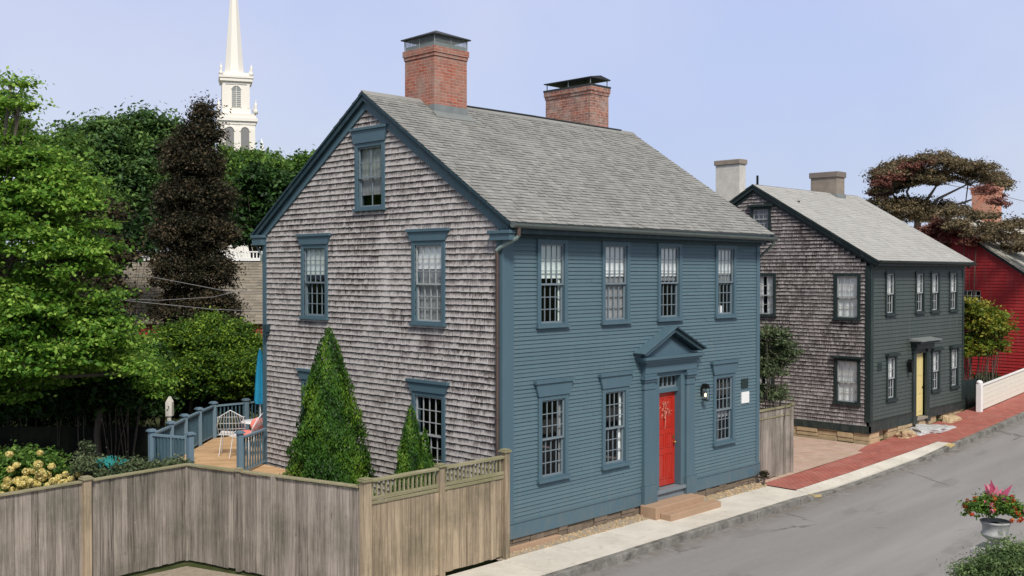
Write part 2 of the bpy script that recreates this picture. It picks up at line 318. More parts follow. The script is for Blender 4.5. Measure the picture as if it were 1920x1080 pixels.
def sheet(name, xs, yf, zoff, mat, steps=1):
    """strip following the street profile; yf(x)->(y0,y1)"""
    m=MB()
    for a,b in zip(xs,xs[1:]):
        y0a,y1a=yf(a); y0b,y1b=yf(b)
        for k in range(steps):
            q0=k/steps; q1=(k+1)/steps; L_=lambda y0,y1,q:y0+(y1-y0)*q
            m.face([(a,L_(y0a,y1a,q0),zs(a)+zoff),(b,L_(y0b,y1b,q0),zs(b)+zoff),(b,L_(y0b,y1b,q1),zs(b)+zoff),(a,L_(y0a,y1a,q1),zs(a)+zoff)])
    return tag(m.build(name,mat),kind='structure')
XS=[-400,-100,-40,-20,-10,0,8,10,12,14,16,18.5,21,24,27,30,40,60,90,400]
m=MB()   # ground: one sheet, step down beside the kerb to sit under the road
ys=[-600,-60,-9.6,-9.35,-.14,-.12,2,20,100,700]
XG=sorted(set(XS+[-800,800]))
gz=lambda x,y: (zs(x)-.24 if -9.5<y<-.13 else zs(x)-.02)
for a,b in zip(XG,XG[1:]):
    for c,d in zip(ys,ys[1:]): m.face([(a,c,gz(a,c)),(b,c,gz(b,c)),(b,d,gz(b,d)),(a,d,gz(a,d))])
tag(m.build('ground',GR),kind='structure')
sheet('road',XS,lambda x:(-9.2,KERB-.01),ROADH,ASPH)
sheet('far_pavement',XS,lambda x:(-11.2,-9.36),0,CONC)
def kerb(x0,x1,y0,y1,mat,name,top=0.0,L0=2.2,drop=lambda x:0):
    m=MB(); x=x0
    while x<x1-.01:
        e=min(x+L0*random.uniform(.85,1.15),x1); t=random.random(); j=random.uniform(-.012,.012)
        p=[(x+.008,y1+j,zs(x)-.3),(e-.008,y1+j,zs(e)-.3),(e-.008,y1+j,zs(e)+top-drop(e)),(x+.008,y1+j,zs(x)+top-drop(x)),
           (x+.008,y0+j,zs(x)-.3),(e-.008,y0+j,zs(e)-.3),(e-.008,y0+j,zs(e)+top-drop(e)),(x+.008,y0+j,zs(x)+top-drop(x))]
        m.hexa(p,t); x=e
    return tag(m.build(name,mat,bevel=.012),kind='structure')
drp=lambda x: .10*max(0,min(1,(x-8.8)/1.0,(17.6-x)/1.0))
kerb(-30,60,KERB-.02,KERB+.14,KST,'kerb',.012,2.2,drp)
kerb(-60,60,-9.36,-9.2,KST,'far_kerb',.01)
# concrete pavement slabs
m=MB(); x=-14.0
while x<9.2:
    e=min(x+1.52,9.25)
    y1=-.30 if x>-.6 else -.32
    m.hexa([(x+.007,KERB+.145,-.3),(e-.007,KERB+.145,-.3),(e-.007,y1,-.3),(x+.007,y1,-.3),
            (x+.007,KERB+.145,-.218),(e-.007,KERB+.145,-.218),(e-.007,y1,-.214),(x+.007,y1,-.214)],random.random()); x=e
tag(m.build('pavement',CONC,bevel=.006),kind='structure')
m=MB()
for a,b in zip([9.25,10,11,12,13,14,15,16,17],[10,11,12,13,14,15,16,17,17.9]):
    za=zs(a)-drp(a)*.6; zb=zs(b)-drp(b)*.6
    m.hexa([(a,KERB+.145,za-.2),(b,KERB+.145,zb-.2),(b,-1.12,zb-.2),(a,-1.12,za-.2),(a,KERB+.145,za+.004),(b,KERB+.145,zb+.004),(b,-1.12,zs(b)+.004),(a,-1.12,zs(a)+.004)],random.random())
tag(m.build('drive_apron',CONC),kind='structure')
XB=[9.25,10,12,14,16,17.9]
sheet('brick_pavement',XB,lambda x:(-1.115,-.12 if x<16 else .28),.006,BRP)
sheet('brick_pavement',[17.9,18.5,21,24,27,30,40,60],lambda x:(KERB+.14,.2),.006,BRP)
m=MB(); g=[(9.4,-.11),(16.1,-.11),(16.1,9.5),(9.4,9.5)]
m.face([(x,y,zs(x)+.001) for x,y in g]); tag(m.build('gravel_drive',GRAV),kind='structure')
m=MB(); m.face([(-14,-.34,-.222),(-3.4,-.34,-.222),(-4.7,3.6,-.222),(-14,3.6,-.222)]); tag(m.build('driveway',DRV),kind='structure')
# dirt strip with pebbles against the house
m=MB(); m.face([(-.4,-.31,-.212),(9.3,-.31,-.212),(9.3,.1,-.150),(-.4,.1,-.150)]); tag(m.build('dirt_strip',DRV),kind='structure')
m=MB()
for i in range(900):
    x=random.uniform(-.3,9.3); y=random.uniform(-.33,0) ; r=random.uniform(.008,.028)*(1.6 if x>6.8 and random.random()<.4 else 1)
    m.ball((x,y,-.205+(y+.31)*.15),(r*1.3,r,r*.8),random.random(),5,3,.25)
tag(m.build('loose_pebbles',M['rock']),'loose pebbles and debris along the foot of the blue house','pebbles',kind='stuff')

# ------------------------------------------------------------------ walls
def subtract(r, holes):
    rs=[r]
    for h in holes:
        nx=[]
        for (a,b,c,d) in rs:
            if h[0]>=b or h[1]<=a or h[2]>=d or h[3]<=c: nx.append((a,b,c,d)); continue
            if h[0]>a: nx.append((a,h[0],c,d))
            if h[1]<b: nx.append((h[1],b,c,d))
            A,B=max(a,h[0]),min(b,h[1])
            if h[2]>c: nx.append((A,B,c,h[2]))
            if h[3]<d: nx.append((A,B,h[3],d))
        rs=nx
    return rs
def clapwall(fr, ext, z0, z1, holes, e=.0805, o0=.024, o1=.004, bl=(1.8,3.6)):
    m=MB(); z=z0
    while z<z1-.001:
        ze=min(z+e,z1); u0,u1=ext((z+ze)/2)
        if u1-u0<.05: z=ze; continue
        cuts=[u0]; 
        while cuts[-1]<u1: cuts.append(cuts[-1]+random.uniform(*bl))
        cuts[-1]=u1
        for a,b in zip(cuts,cuts[1:]):
            t=random.random(); j=random.uniform(-.002,.002)
            for (p,q,c,d) in subtract((a+.001,b-.001,z,ze),holes):
                oc=o0+(o1-o0)*(c-z)/e+j; od=o0+(o1-o0)*(d-z)/e+j
                m.face([fr(p,c,oc),fr(q,c,oc),fr(q,d,od),fr(p,d,od)],t)
                if c==z: m.face([fr(p,c,0),fr(q,c,0),fr(q,c,oc),fr(p,c,oc)],t)
        for (p,q,c,d) in subtract((u0,u1,z,ze),holes): m.face([fr(p,c,.002),fr(q,c,.002),fr(q,d,.002),fr(p,d,.002)],.5)
        z=ze
    return m
def shinglewall(fr, ext, z0, z1, holes, e=.128, o0=.032, wmin=.05, wmax=.15):
    m=MB(); z=z0; i=0
    while z<z1-.001:
        ze=min(z+e,z1); u0,u1=ext((z+ze)/2)
        if u1-u0<.03: z=ze; continue
        u=u0
        wv=.012*math.sin(i*1.7)
        while u<u1:
            b=min(u+random.uniform(wmin,wmax),u1); t=random.random(); j=random.uniform(-.005,.005); dz=random.uniform(-.007,.004)
            for (p,q,c,d) in subtract((u+.002,b-.002,z,ze),holes):
                oc=o0+(.006-o0)*(c-z)/e+j; od=.006+(o0-.006)*(ze-d)/e+j
                cc=c+(dz if c==z else 0)
                A,B,C,D=fr(p,cc,oc),fr(q,cc,oc),fr(q,d,od),fr(p,d,od)
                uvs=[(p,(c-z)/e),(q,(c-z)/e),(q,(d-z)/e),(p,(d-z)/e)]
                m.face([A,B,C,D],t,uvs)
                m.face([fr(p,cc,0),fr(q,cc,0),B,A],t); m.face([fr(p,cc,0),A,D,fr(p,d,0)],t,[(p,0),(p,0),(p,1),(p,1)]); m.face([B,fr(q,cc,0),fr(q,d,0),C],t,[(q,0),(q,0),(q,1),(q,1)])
            u=b
        for (p,q,c,d) in subtract((u0,u1,z,ze),holes): m.face([fr(p,c,0),fr(q,c,0),fr(q,d,0),fr(p,d,0)],.9,[(0,1)]*4)
        z=ze; i+=1
    return m
def rooftabs(fr, u0,u1,v1, e=.14, th=.014, w=.30, base_th=.05):
    """fr: origin at eave, u along ridge, v up slope, o normal"""
    m=MB(); v=0; i=0
    m.fbox(fr,u0,u1,0,v1,-base_th,0,.5)
    while v<v1-.001:
        ve=min(v+e,v1); u=u0-random.uniform(0,w)
        while u<u1:
            b=u+w*random.uniform(.5,1.15); p=max(u,u0)+.0015; q=min(b,u1)-.0015
            if q-p>.01:
                t=min(1,max(0,random.gauss(.5,.15))); oo=th*(1+random.choice((0,0,.6)))
                A,B,C,D=fr(p,v,oo),fr(q,v,oo),fr(q,ve+.01,.002),fr(p,ve+.01,.002)
                m.face([A,B,C,D],t); m.face([fr(p,v,0),fr(q,v,0),B,A],t*.5)
            u=b
        v=ve; i+=1
    return m
def window(house, fr, u0,u1,z0,z1, mt, ms, cols=4, rows=(3,3), cw=.10, header=None, shade=None, curtain=None, wide=0, label=None, hood=False, pr=.055):
    """casing mesh (part) > sash, pane, shade. returns opening rect for the wall"""
    si=.06
    a,b,c,d=u0+cw,u1-cw,z0+si+.035,z1-cw*.9
    m=MB()
    m.fbox(fr,u0,a,z0+si,z1,0.0,pr); m.fbox(fr,b,u1,z0+si,z1,0,pr); m.fbox(fr,a,b,d,z1,0,pr-.004)
    m.fbox(fr,a,b,z0+si,c,0,pr-.01)
    m.fbox(fr,u0-.03,u1+.03,z0,z0+si,0,pr+.045)
    # reveal
    m.fbox(fr,a-.03,a,c,d,-.12,.0); m.fbox(fr,b,b+.03,c,d,-.12,0); m.fbox(fr,a-.03,b+.03,d,d+.03,-.12,0); m.fbox(fr,a-.03,b+.03,c-.03,c,-.12,0)
    w=m.build('window',mt,house,bevel=.004)
    if label: w['label']=label
    if header:
        h=MB(); hh=header; x=.13
        h.prism(fr,[(u0-.02,z1+.002),(u1+.02,z1+.002),(u1+x-.03,z1+hh-.06),(u0-x+.03,z1+hh-.06)],.0,pr+.025)
        h.fbox(fr,u0-x,u1+x,z1+hh-.058,z1+hh,0,pr+.06)
        h.build('window_header',mt,w)
    if hood:
        h=MB(); h.fbox(fr,u0-.08,u1+.08,z1+.002,z1+.07,0,pr+.09); h.build('window_header',mt,w)
    mid=c+(d-c)*.49; s=MB(); st=.034; mu=.0085
    for (za,zb,o,r) in ((mid-.02,d,.012,rows[0]),(c,mid+.02,-.028,rows[1])):
        s.fbox(fr,a,a+st,za,zb,o-.03,o); s.fbox(fr,b-st,b,za,zb,o-.03,o)
        s.fbox(fr,a+st,b-st,za,za+st,o-.03,o-.001); s.fbox(fr,a+st,b-st,zb-st,zb,o-.03,o-.001)
        for k in range(1,cols):
            u=a+st+(b-a-2*st)*k/cols; s.fbox(fr,u-mu,u+mu,za+st,zb-st,o-.024,o-.003)
        for k in range(1,r):
            z=za+st+(zb-za-2*st)*k/r; s.fbox(fr,a+st,b-st,z-mu,z+mu,o-.022,o-.005)
    s.build('sash',ms,w)
    g=MB()
    g.face([fr(a+.01,mid,-.006),fr(b-.01,mid,-.006),fr(b-.01,d-.01,-.006),fr(a+.01,d-.01,-.006)])
    g.face([fr(a+.01,c+.01,-.046),fr(b-.01,c+.01,-.046),fr(b-.01,mid,-.046),fr(a+.01,mid,-.046)])
    g.build('pane',M['glass'],w)
    def cloth(za,zb,ua,ub,mat,nm,o=-.10,amp=.004,freq=46):
        q=MB(); N=26
        for k in range(N):
            x0=ua+(ub-ua)*k/N; x1=ua+(ub-ua)*(k+1)/N
            f=lambda x:o-amp+amp*math.sin(x*freq+ua*7)
            q.face([fr(x0,za,f(x0)),fr(x1,za,f(x1)),fr(x1,zb,f(x1)),fr(x0,zb,f(x0))],.5,sm=True)
        q.build(nm,mat,w)
    if shade: 
        hgt=(d-c)*shade[0]; q=MB(); q.fbox(fr,a,b,d-hgt,d,-.066,-.058); q.fbox(fr,a,b,d-hgt-.025,d-hgt,-.074,-.058); q.build('shade',shade[1],w)
    if curtain:
        for (f0,f1,g0,g1,mat) in curtain:
            cloth(c+(d-c)*g0,c+(d-c)*g1,a+(b-a)*f0,a+(b-a)*f1,mat,'curtain',-.085)
    # dark room behind the opening
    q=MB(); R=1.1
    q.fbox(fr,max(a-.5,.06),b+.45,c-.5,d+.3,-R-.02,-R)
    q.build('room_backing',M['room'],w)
    return (a,b,c,d)
def chimney(house, x0,x1,y0,y1,z0,z1, mat, corb=True, name='chimney'):
    m=MB(); m.box(x0,x1,y0,y1,z0,z1-.22)
    if corb:
        m.box(x0-.02,x1+.02,y0-.02,y1+.02,z1-.22,z1-.14); m.box(x0-.04,x1+.04,y0-.04,y1+.04,z1-.14,z1)
    else: m.box(x0,x1,y0,y1,z1-.22,z1)
    return m.build(name,mat,house,bevel=.006)

# ================================================================== BLUE HOUSE
H=thing('colonial_house','large blue clapboard house with shingled gable, red front door and two brick chimneys','house'); base(H,(4.6,4.2,-.2))
HW,HD,ZE=9.28,8.44,6.2; RY=4.22; RZ=9.22
FF=Fr((0,0,0),(1,0,0),(0,0,1),(0,-1,0)); FG=Fr((0,0,0),(0,1,0),(0,0,1),(-1,0,0))
holesF=[]; 
sh=(.40,M['shade'])
W=lambda *a,**k: holesF.append(window(H,FF,*a,M['trim'],**k))
up=[(.95,1.86),(2.97,3.92),(4.95,5.87),(7.28,8.18)]
W(*up[0],4.12,5.91,ms=M['sash'],shade=(.42,M['shade']),curtain=[(.9,1,0,.6,M['shade'])])
W(*up[1],4.12,5.91,ms=M['sash'],shade=(.40,M['whitecurt']),curtain=[(0,1,0,.62,M['lace'])])
W(*up[2],4.12,5.91,ms=M['sash'],shade=(.40,M['whitecurt']),curtain=[(0,1,.52,.60,M['lace'])])
W(*up[3],4.12,5.91,ms=M['sash'],shade=(.38,M['whitecurt']),curtain=[(0,1,.45,.64,M['lace']),(.05,.55,0,.13,M['whitecurt'])])
lo=[(.98,1.88),(2.98,3.87),(7.21,8.13)]
W(*lo[0],1.01,2.75,ms=M['sash'],header=.32,curtain=[(.90,1,0,1,M['lace'])])
W(*lo[1],1.01,2.75,ms=M['sash'],header=.32,curtain=[(.86,1,0,1,M['whitecurt'])])
W(*lo[2],1.01,2.75,ms=M['sash'],header=.32,curtain=[(0,1,.36,.5,M['lace'])])
DX0,DX1=4.98,5.82
holesF.append((DX0-.02,DX1+.02,.26,2.92))
clapwall(FF,lambda z:(.28,HW-.1),.36,6.02,holesF).build('clapboard_wall',M['clap'],H)
holesG=[]
G=lambda *a,**k: holesG.append(window(H,FG,*a,M['trim'],**k))
G(3.58,4.64,6.6,8.11,ms=M['sash'],header=.34,cols=2,rows=(2,2),curtain=[(0,1,.2,1,M['lace']),(0,1,.5,1,M['shade'])])
G(5.70,6.77,4.13,5.90,ms=M['sash'],header=.25,shade=(.38,M['shade']),curtain=[(0,.2,0,.6,M['lace'])])
G(1.62,2.67,4.13,5.90,ms=M['sashw'],header=.25,shade=(.30,M['whitecurt']),curtain=[(0,1,0,.68,M['lace'])])
G(1.62,2.67,.98,2.75,ms=M['sashw'],header=.25)
G(5.70,6.77,.98,2.70,ms=M['sash'],header=.25)
slope=(RZ-6.28)/(RY+.25)
def extG(z):
    if z<6.15: return (.10,HD-.12)
    k=(z-6.15)/((RZ-.15-6.15)); return (.1+k*(RY-.1), HD-.1-k*(HD-RY-.1))
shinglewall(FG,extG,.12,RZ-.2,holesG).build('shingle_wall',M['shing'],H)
# other two walls (unseen) + interior floor
m=MB(); m.box(HW-.02,HW,.02,HD,-.1,6.1); m.box(0.02,HW,HD-.02,HD,-.1,6.1); m.prism(Fr((HW-.01,0,0),(0,1,0),(0,0,1),(1,0,0)),[(0,6.1),(HD,6.1),(RY,RZ-.1)],0,.02); m.build('rear_wall',M['clap'],H)
# corner boards, water table, frieze
m=MB(); m.fbox(FF,-.03,.28,.30,6.05,0,.036); m.fbox(FG,0,.13,.30,6.05,0.0,.036); m.build('corner_board',M['trim'],H,bevel=.004)
m=MB(); m.fbox(FF,HW-.12,HW+.03,.30,6.05,0,.036); m.build('corner_board',M['trim'],H,bevel=.004)
m=MB(); m.fbox(FG,HD-.13,HD+.04,.0,6.15,0,.04); m.build('corner_board',M['trim'],H,bevel=.004)
m=MB()
for a,b in ((-.045,4.33),(6.385,HW+.035)): m.fbox(FF,a,b,.03,.33,0,.05); m.fbox(FF,a,b,.332,.36,0,.07)
m.fbox(FG,-.045,HD+.05,-.06,.11,0,.05); m.build('water_table',M['trim'],H,bevel=.004)
m=MB(); m.fbox(FF,-.04,HW+.04,5.915,6.08,0,.09); m.build('frieze_board',M['trimd'],H)  # near-black colour paints the eave shade onto the frieze
# roof
ang=math.atan2(RZ-6.20,RY+.36); ca,sa_=math.cos(ang),math.sin(ang); Ls=(RY+.36)/ca
FR=Fr((-.16,-.36,6.20),(1,0,0),(0,ca,sa_),(0,-sa_,ca))
rooftabs(FR,0,HW+.34,Ls,e=.125,w=.2).build('roof_slope',M['roof'],H)
FRb=Fr((-.16,HD+.36,6.20),(1,0,0),(0,-ca,sa_),(0,sa_,ca))
rooftabs(FRb,0,HW+.34,Ls,e=.28,w=.6).build('roof_slope',M['roof'],H)
m=MB(); x=2.75
m.prism(Fr((-.17,0,0),(0,1,0),(0,0,1),(1,0,0)),[(RY-.14,RZ-.075),(RY,RZ+.035),(RY+.14,RZ-.075),(RY,RZ+.01)],0,HW+.36)
m.build('ridge_cap',M['roof'],H)
# rake boards (gable) with crown moulding and roof edge
def rakes(house, x, n, y0, yr, y1, z0, zr, wd, th, mat, matd, over=.16):
    for s,(ya) in ((1,y0),(-1,y1)):
        a=math.atan2(zr-z0,abs(yr-ya)); Lr=math.hypot(zr-z0,yr-ya); c_,s_=math.cos(a),math.sin(a)
        fr=Fr((x,ya,z0),(0,c_*(1 if ya<yr else -1),s_),(0,-s_*(1 if ya<yr else -1),c_),(-n,0,0))
        t_=math.tan(a)
        m=MB(); m.prism(fr,[(.0,-wd-.055),(Lr-(wd+.055)*t_,-wd-.055),(Lr-.055*t_,-.055),(0,-.055)],.0,th); m.build('rake_board',mat,house)
        m=MB(); m.prism(fr,[(-.0,-.16),(Lr-.16*t_,-.16),(Lr-.052*t_,-.052),(0,-.052)],th,over-.02); m.prism(fr,[(-.02,-.052),(Lr-.052*t_,-.052),(Lr,.0),(-.02,.0)],0,over+.01); m.build('rake_moulding',matd,house)
rakes(H,0,1,-.36,RY,HD+.36,6.20,RZ,.26,.06,M['trim'],M['trimd'])
rakes(H,HW,-1,-.36,RY,HD+.36,6.20,RZ,.26,.06,M['trim'],M['trimd'])
# boxed eave and returns
m=MB(); m.box(-.12,HW+.12,-.335,-.052,5.99,6.10); m.box(-.12,HW+.12,-.345,-.30,6.10,6.185); m.build('soffit',M['trimd'],H); m=MB(); m.box(-.12,HW+.12,HD+.05,HD+.33,6.02,6.12); m.build('soffit',M['trimd'],H)
m=MB(); m.box(-.16,.0,-.35,.20,5.86,5.985); m.box(-.19,.02,-.38,.24,5.987,6.05); m.build('cornice_return',M['trim'],H,bevel=.004)
m=MB(); m.box(-.16,.0,HD-.10,HD+.33,5.92,6.10); m.box(-.19,.02,HD-.14,HD+.36,6.102,6.17); m.build('cornice_return',M['trim'],H,bevel=.004)
# gutter
def gutter(house,x0,x1,y,z0,z1,mat,r=.062):
    m=MB(); N=7
    prof=[(math.cos(math.pi*k/N)*r, -math.sin(math.pi*k/N)*r*1.1) for k in range(N+1)]
    prof=[(prof[0][0],.02)]+prof+[(prof[-1][0],.02),(prof[-1][0]-.014,.02)]
    for (a,b),(c,d) in zip(prof,prof[1:]):
        m.face([(x0,y+a,z0+b),(x1,y+a,z1+b),(x1,y+c,z1+d),(x0,y+c,z0+d)],.5,sm=False)
    for xx,zz in ((x0,z0),(x1,z1)): m.face([(xx,y+a,zz+b) for a,b in prof[:-1]])
    k=x0+.5
    while k<x1: m.box(k-.012,k+.012,y-r-.012,y+r,zz0(z0,z1,x0,x1,k)+.005,zz0(z0,z1,x0,x1,k)+.022); k+=.9
    return m.build('gutter',mat,house)
def zz0(z0,z1,x0,x1,x): return z0+(z1-z0)*(x-x0)/(x1-x0)
gutter(H,-.15,HW+.12,-.425,6.17,6.12,M['gutter'],.075)
m=MB(); m.tube([(.02,-.42,6.12),(.02,-.42,5.93)],[.045,.04]); m.build('downspout_outlet',M['brownpipe'],H)
m=MB(); m.tube([(.02,-.42,5.95),(.0,-.40,5.90),(-.09,-.03,5.72),(-.10,.055,5.66)],.038); m.build('downspout_elbow',M['verdi'],H)
m=MB(); m.tube([(-.10,.055,5.67),(-.08,.06,5.58),(-.08,.06,1.2),(-.08,.06,-.1)],.036)
for z in (5.2,3.8,2.4): m.tube([(-.08,.06,z),(-.08,.06,z+.04)],.045)
m.build('downspout',M['brownpipe'],H)
m=MB(); m.tube([(HW+.05,-.42,6.08),(HW+.05,-.40,5.95),(HW+.10,-.05,5.70),(HW+.10,.05,5.6),(HW+.10,.05,.1)],.036); m.build('downspout',M['gutter'],H)
m=MB(); m.tube([(-.10,HD+.30,5.98),(-.07,HD+.2,5.85),(-.07,HD+.03,5.66),(-.07,HD+.03,5.5)],.03); m.build('downspout',M['gutter'],H)
# foundation
m=MB(); random.seed(3); x=.02
while x<HW:
    w=random.uniform(.18,.5); e=min(x+w,HW)
    z=-.3
    while z<.02:
        h=random.uniform(.08,.15); m.fbox(FF,x+.005,e-.005,z,min(z+h-.006,.026),-.1,random.uniform(-.01,.035),random.random()); z+=h
    x=e
m.fbox(FG,0,HD,-.3,-.06,-.1,.01); m.build('foundation',M['rockd'],H,bevel=.012)
m=MB(); m.box(-.12,1.5,-.14,-.055,-.24,-.09); m.build('foundation_slab',M['stonestep'],H,bevel=.01)
# chimneys
C1=(1.52,2.53,3.72,4.78); C2=(7.72,8.50,4.32,6.0)
c=chimney(H,*C1,8.5,10.42,M['brick'],True); c['label']='brick chimney nearest the gable with hipped metal cap'
x0,x1,y0,y1=C1
f=MB(); f.box(x0-.02,x1+.02,y0-.02,y1+.02,8.6,9.09); f.build('flashing',M['lead'],c)
f=MB()
zr=lambda y: RZ-(RY-y)*math.tan(ang)
f.idx([(x0-.1,y0-.22,zr(y0-.22)+.02),(x1+.1,y0-.22,zr(y0-.22)+.02),(x1+.1,y0-.02,zr(y0-.02)+.05),(x0-.1,y0-.02,zr(y0-.02)+.05)],[(0,1,2,3)]); f.build('flashing_apron',M['lead'],c)
f=MB(); f.box(x0+.02,x1-.02,y0+.02,y1-.02,10.42,10.52); f.build('flue_collar',M['verdi'],c)
f=MB()
for (px,py) in ((x0,y0),(x1,y0),(x0,y1),(x1,y1),((x0+x1)/2,y0),(x0,(y0+y1)/2)): f.tube([(px,py,10.4),(px,py,10.70)],.013,5)
f.build('cap_post',M['lead'],c)
n=NT('wire_mesh'); n.n.remove(n.b); tb=n.n.new('ShaderNodeBsdfTransparent'); db=n.n.new('ShaderNodeBsdfDiffuse'); db.inputs[0].default_value=(.3,.33,.33,1)
sep=n.n.new('ShaderNodeSeparateXYZ'); n.lk(n.geo(),sep.inputs[0]); hx=n.math('FRACT',n.math('MULTIPLY',n.math('ADD',sep.outputs[0],sep.outputs[1]),45)); hz=n.math('FRACT',n.math('MULTIPLY',sep.outputs[2],45))
mk=n.math('MAXIMUM',n.math('LESS_THAN',hx,.22),n.math('LESS_THAN',hz,.22)); mx=n.n.new('ShaderNodeMixShader'); n.lk(mk,mx.inputs[0]); n.lk(tb.outputs[0],mx.inputs[1]); n.lk(db.outputs[0],mx.inputs[2]); n.lk(mx.outputs[0],n.out.inputs['Surface']); MESH=n.m
f=MB()
for a,b in (((x0,y0),(x1,y0)),((x0,y0),(x0,y1)),((x1,y0),(x1,y1)),((x0,y1),(x1,y1))): f.face([(*a,10.43),(*b,10.43),(*b,10.69),(*a,10.69)])
f.build('spark_screen',MESH,c)
f=MB(); q=.07; cx,cy=(x0+x1)/2,(y0+y1)/2
P_=[(x0-q,y0-q,10.70),(x1+q,y0-q,10.70),(x1+q,y1+q,10.70),(x0-q,y1+q,10.70),(cx,cy,10.93)]
f.idx(P_,[(0,1,4),(1,2,4),(2,3,4),(3,0,4),(3,2,1,0)]); f.box(x0-q,x1+q,y0-q,y1+q,10.675,10.698); f.build('chimney_cap',M['metal'],c)
c=chimney(H,*C2,8.0,10.38,M['brick2'],True); c['label']='farther brick chimney with flat raised metal cap'
x0,x1,y0,y1=C2
f=MB(); f.box(x0-.05,x1+.05,y0-.05,y1+.05,10.38,10.43); f.build('crown',M['metal'],c)
f=MB()
for px in (x0+.03,x1-.03):
    for k in range(3):
        py=y0+.03+(y1-y0-.06)*k/2; f.tube([(px,py,10.42),(px,py,10.60)],.016,5)
f.build('cap_post',M['lead'],c)
f=MB(); f.box(x0-.04,x1+.04,y0-.04,y1+.04,10.60,10.625); f.prism(Fr((0,y0-.04,0),(1,0,0),(0,0,1),(0,1,0)),[(x0-.04,10.626),(x1+.04,10.626),((x0+x1)/2,10.70)],0,y1-y0+.08); f.build('chimney_cap',M['metal'],c)
# raised lead strip along ridge
m=MB(); m.tube([(2.75,RY-.03,RZ+.03),(5.2,RY-.02,RZ+.045),(7.4,RY-.03,RZ+.03),(8.9,RY-.03,RZ+.03)],.022,6); m.build('ridge_strip',M['metal'],H)

# ---- doorway
T=M['trim']
D=MB(); dz0,dz1=.30,2.47
fd=lambda *a: D.fbox(FF,*a)
fd(DX0+.0,DX1,dz0,dz1,-.16,-.12)
def frame_panel(u0,u1,z0,z1):
    fd(u0,u1,z0,z0+.025,-.12,-.108); fd(u0,u1,z1-.025,z1,-.12,-.108); fd(u0,u0+.025,z0+.025,z1-.025,-.12,-.108); fd(u1-.025,u1,z0+.025,z1-.025,-.12,-.108)
    fd(u0+.06,u1-.06,z0+.06,z1-.06,-.12,-.112)
for (a,b) in ((DX0+.10,DX0+.42),(DX0+.48,DX1-.10)):
    for (c_,d_) in ((.46,1.05),(1.18,1.52),(1.65,2.35)): frame_panel(a,b,c_,d_)
dr=D.build('door',M['red'],H,bevel=.003)
m=MB(); m.tube([FF(DX1-.07,1.28,-.12),FF(DX1-.07,1.28,-.08)],.014); m.ball(FF(DX1-.07,1.28,-.06),.03); m.fbox(FF,DX1-.09,DX1-.05,1.36,1.44,-.12,-.10); m.build('door_knob',plain('brass',(.6,.4,.12),.3,.5,.9),dr)
m=MB() # casing
m.fbox(FF,DX0-.16,DX0,.28,2.96,-.0,.06); m.fbox(FF,DX1,DX1+.16,.28,2.96,0,.06); m.fbox(FF,DX0,DX1,2.86,2.96,-.16,.058); m.fbox(FF,DX0,DX1,2.475,2.57,-.16,-.02)
m.fbox(FF,DX0-.04,DX0-.001,.28,2.9,-.17,0); m.fbox(FF,DX1+.001,DX1+.04,.28,2.9,-.17,0)
m.build('door_casing',T,H,bevel=.005)
m=MB(); m.fbox(FF,DX0-.16,DX1+.16,.20,.278,-.17,.12); m.fbox(FF,DX0-.16,DX1+.16,.02,.198,-.1,.05); m.build('threshold',M['sash'],H,bevel=.005)
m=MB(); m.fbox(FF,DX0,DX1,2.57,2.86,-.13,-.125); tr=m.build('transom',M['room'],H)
m=MB()
for k in range(6):
    u=DX0+(DX1-DX0)*k/5; m.fbox(FF,u-.022,u+.022,2.57,2.86,-.124,-.085)
m.fbox(FF,DX0,DX1,2.57,2.61,-.124,-.086); m.fbox(FF,DX0,DX1,2.82,2.86,-.124,-.086); m.build('transom_bars',M['sash'],tr)
m=MB(); m.fbox(FF,DX0,DX1,2.6,2.83,-.105,-.103); m.build('pane',M['glass'],tr)
PL=(4.38,4.78); PRr=(5.99,6.33)
for a,b in (PL,PRr):
    m=MB(); m.fbox(FF,a,b,.45,2.78,0,.10); m.fbox(FF,a-.04,b+.04,.03,.45,0,.14); m.fbox(FF,a-.02,b+.02,.452,.50,0,.12)
    m.fbox(FF,a-.015,b+.015,2.62,2.66,0,.12); m.fbox(FF,a-.03,b+.03,2.782,2.84,0,.135); m.fbox(FF,a-.06,b+.06,2.842,2.90,0,.17); m.fbox(FF,a-.02,b+.02,2.902,2.97,0,.13)
    m.build('pilaster',T,H,bevel=.005)
m=MB(); ca0,cb0=PL[0]-.02,PRr[1]+.02
m.fbox(FF,ca0,cb0,2.972,3.17,0,.14); m.fbox(FF,ca0-.04,cb0-.0,3.172,3.24,0,.20); m.build('entablature',T,H,bevel=.005)
m=MB(); a,b=4.20,6.40; pc=(a+b)/2-.02; pz=3.88
m.fbox(FF,a,b,3.242,3.29,0,.26); m.fbox(FF,a-.03,b+.03,3.292,3.35,0,.30)
m.build('pediment_cornice',T,H,bevel=.004)
m=MB(); m.prism(FF,[(a+.12,3.352),(b-.12,3.352),(pc,pz-.14)],0,.10); m.build('tympanum',T,H)
for s in (-1,1):
    e=pc+s*(b-a+.12)/2; m=MB(); L_=math.hypot(pz-3.35,e-pc); c_,s_=abs(e-pc)/L_,(pz-3.35)/L_
    fr=Fr((e,0,3.352),(-s*c_,0,s_),(s*s_,0,c_),(0,-1,0)); t_=s_/c_
    m.prism(fr,[(.12,-.0),(L_-.0*t_,0),(L_+.09*t_,.09),(0.0,.09)],0,.28); m.prism(fr,[(0.0,.092),(L_+.092*t_,.092),(L_+.125*t_,.125),(-.02,.125)],0,.33)
    m.build('pediment_rake',M['trimd'] if s>0 else T,H)  # right slope gets the darker trim: its shade is put into the colour
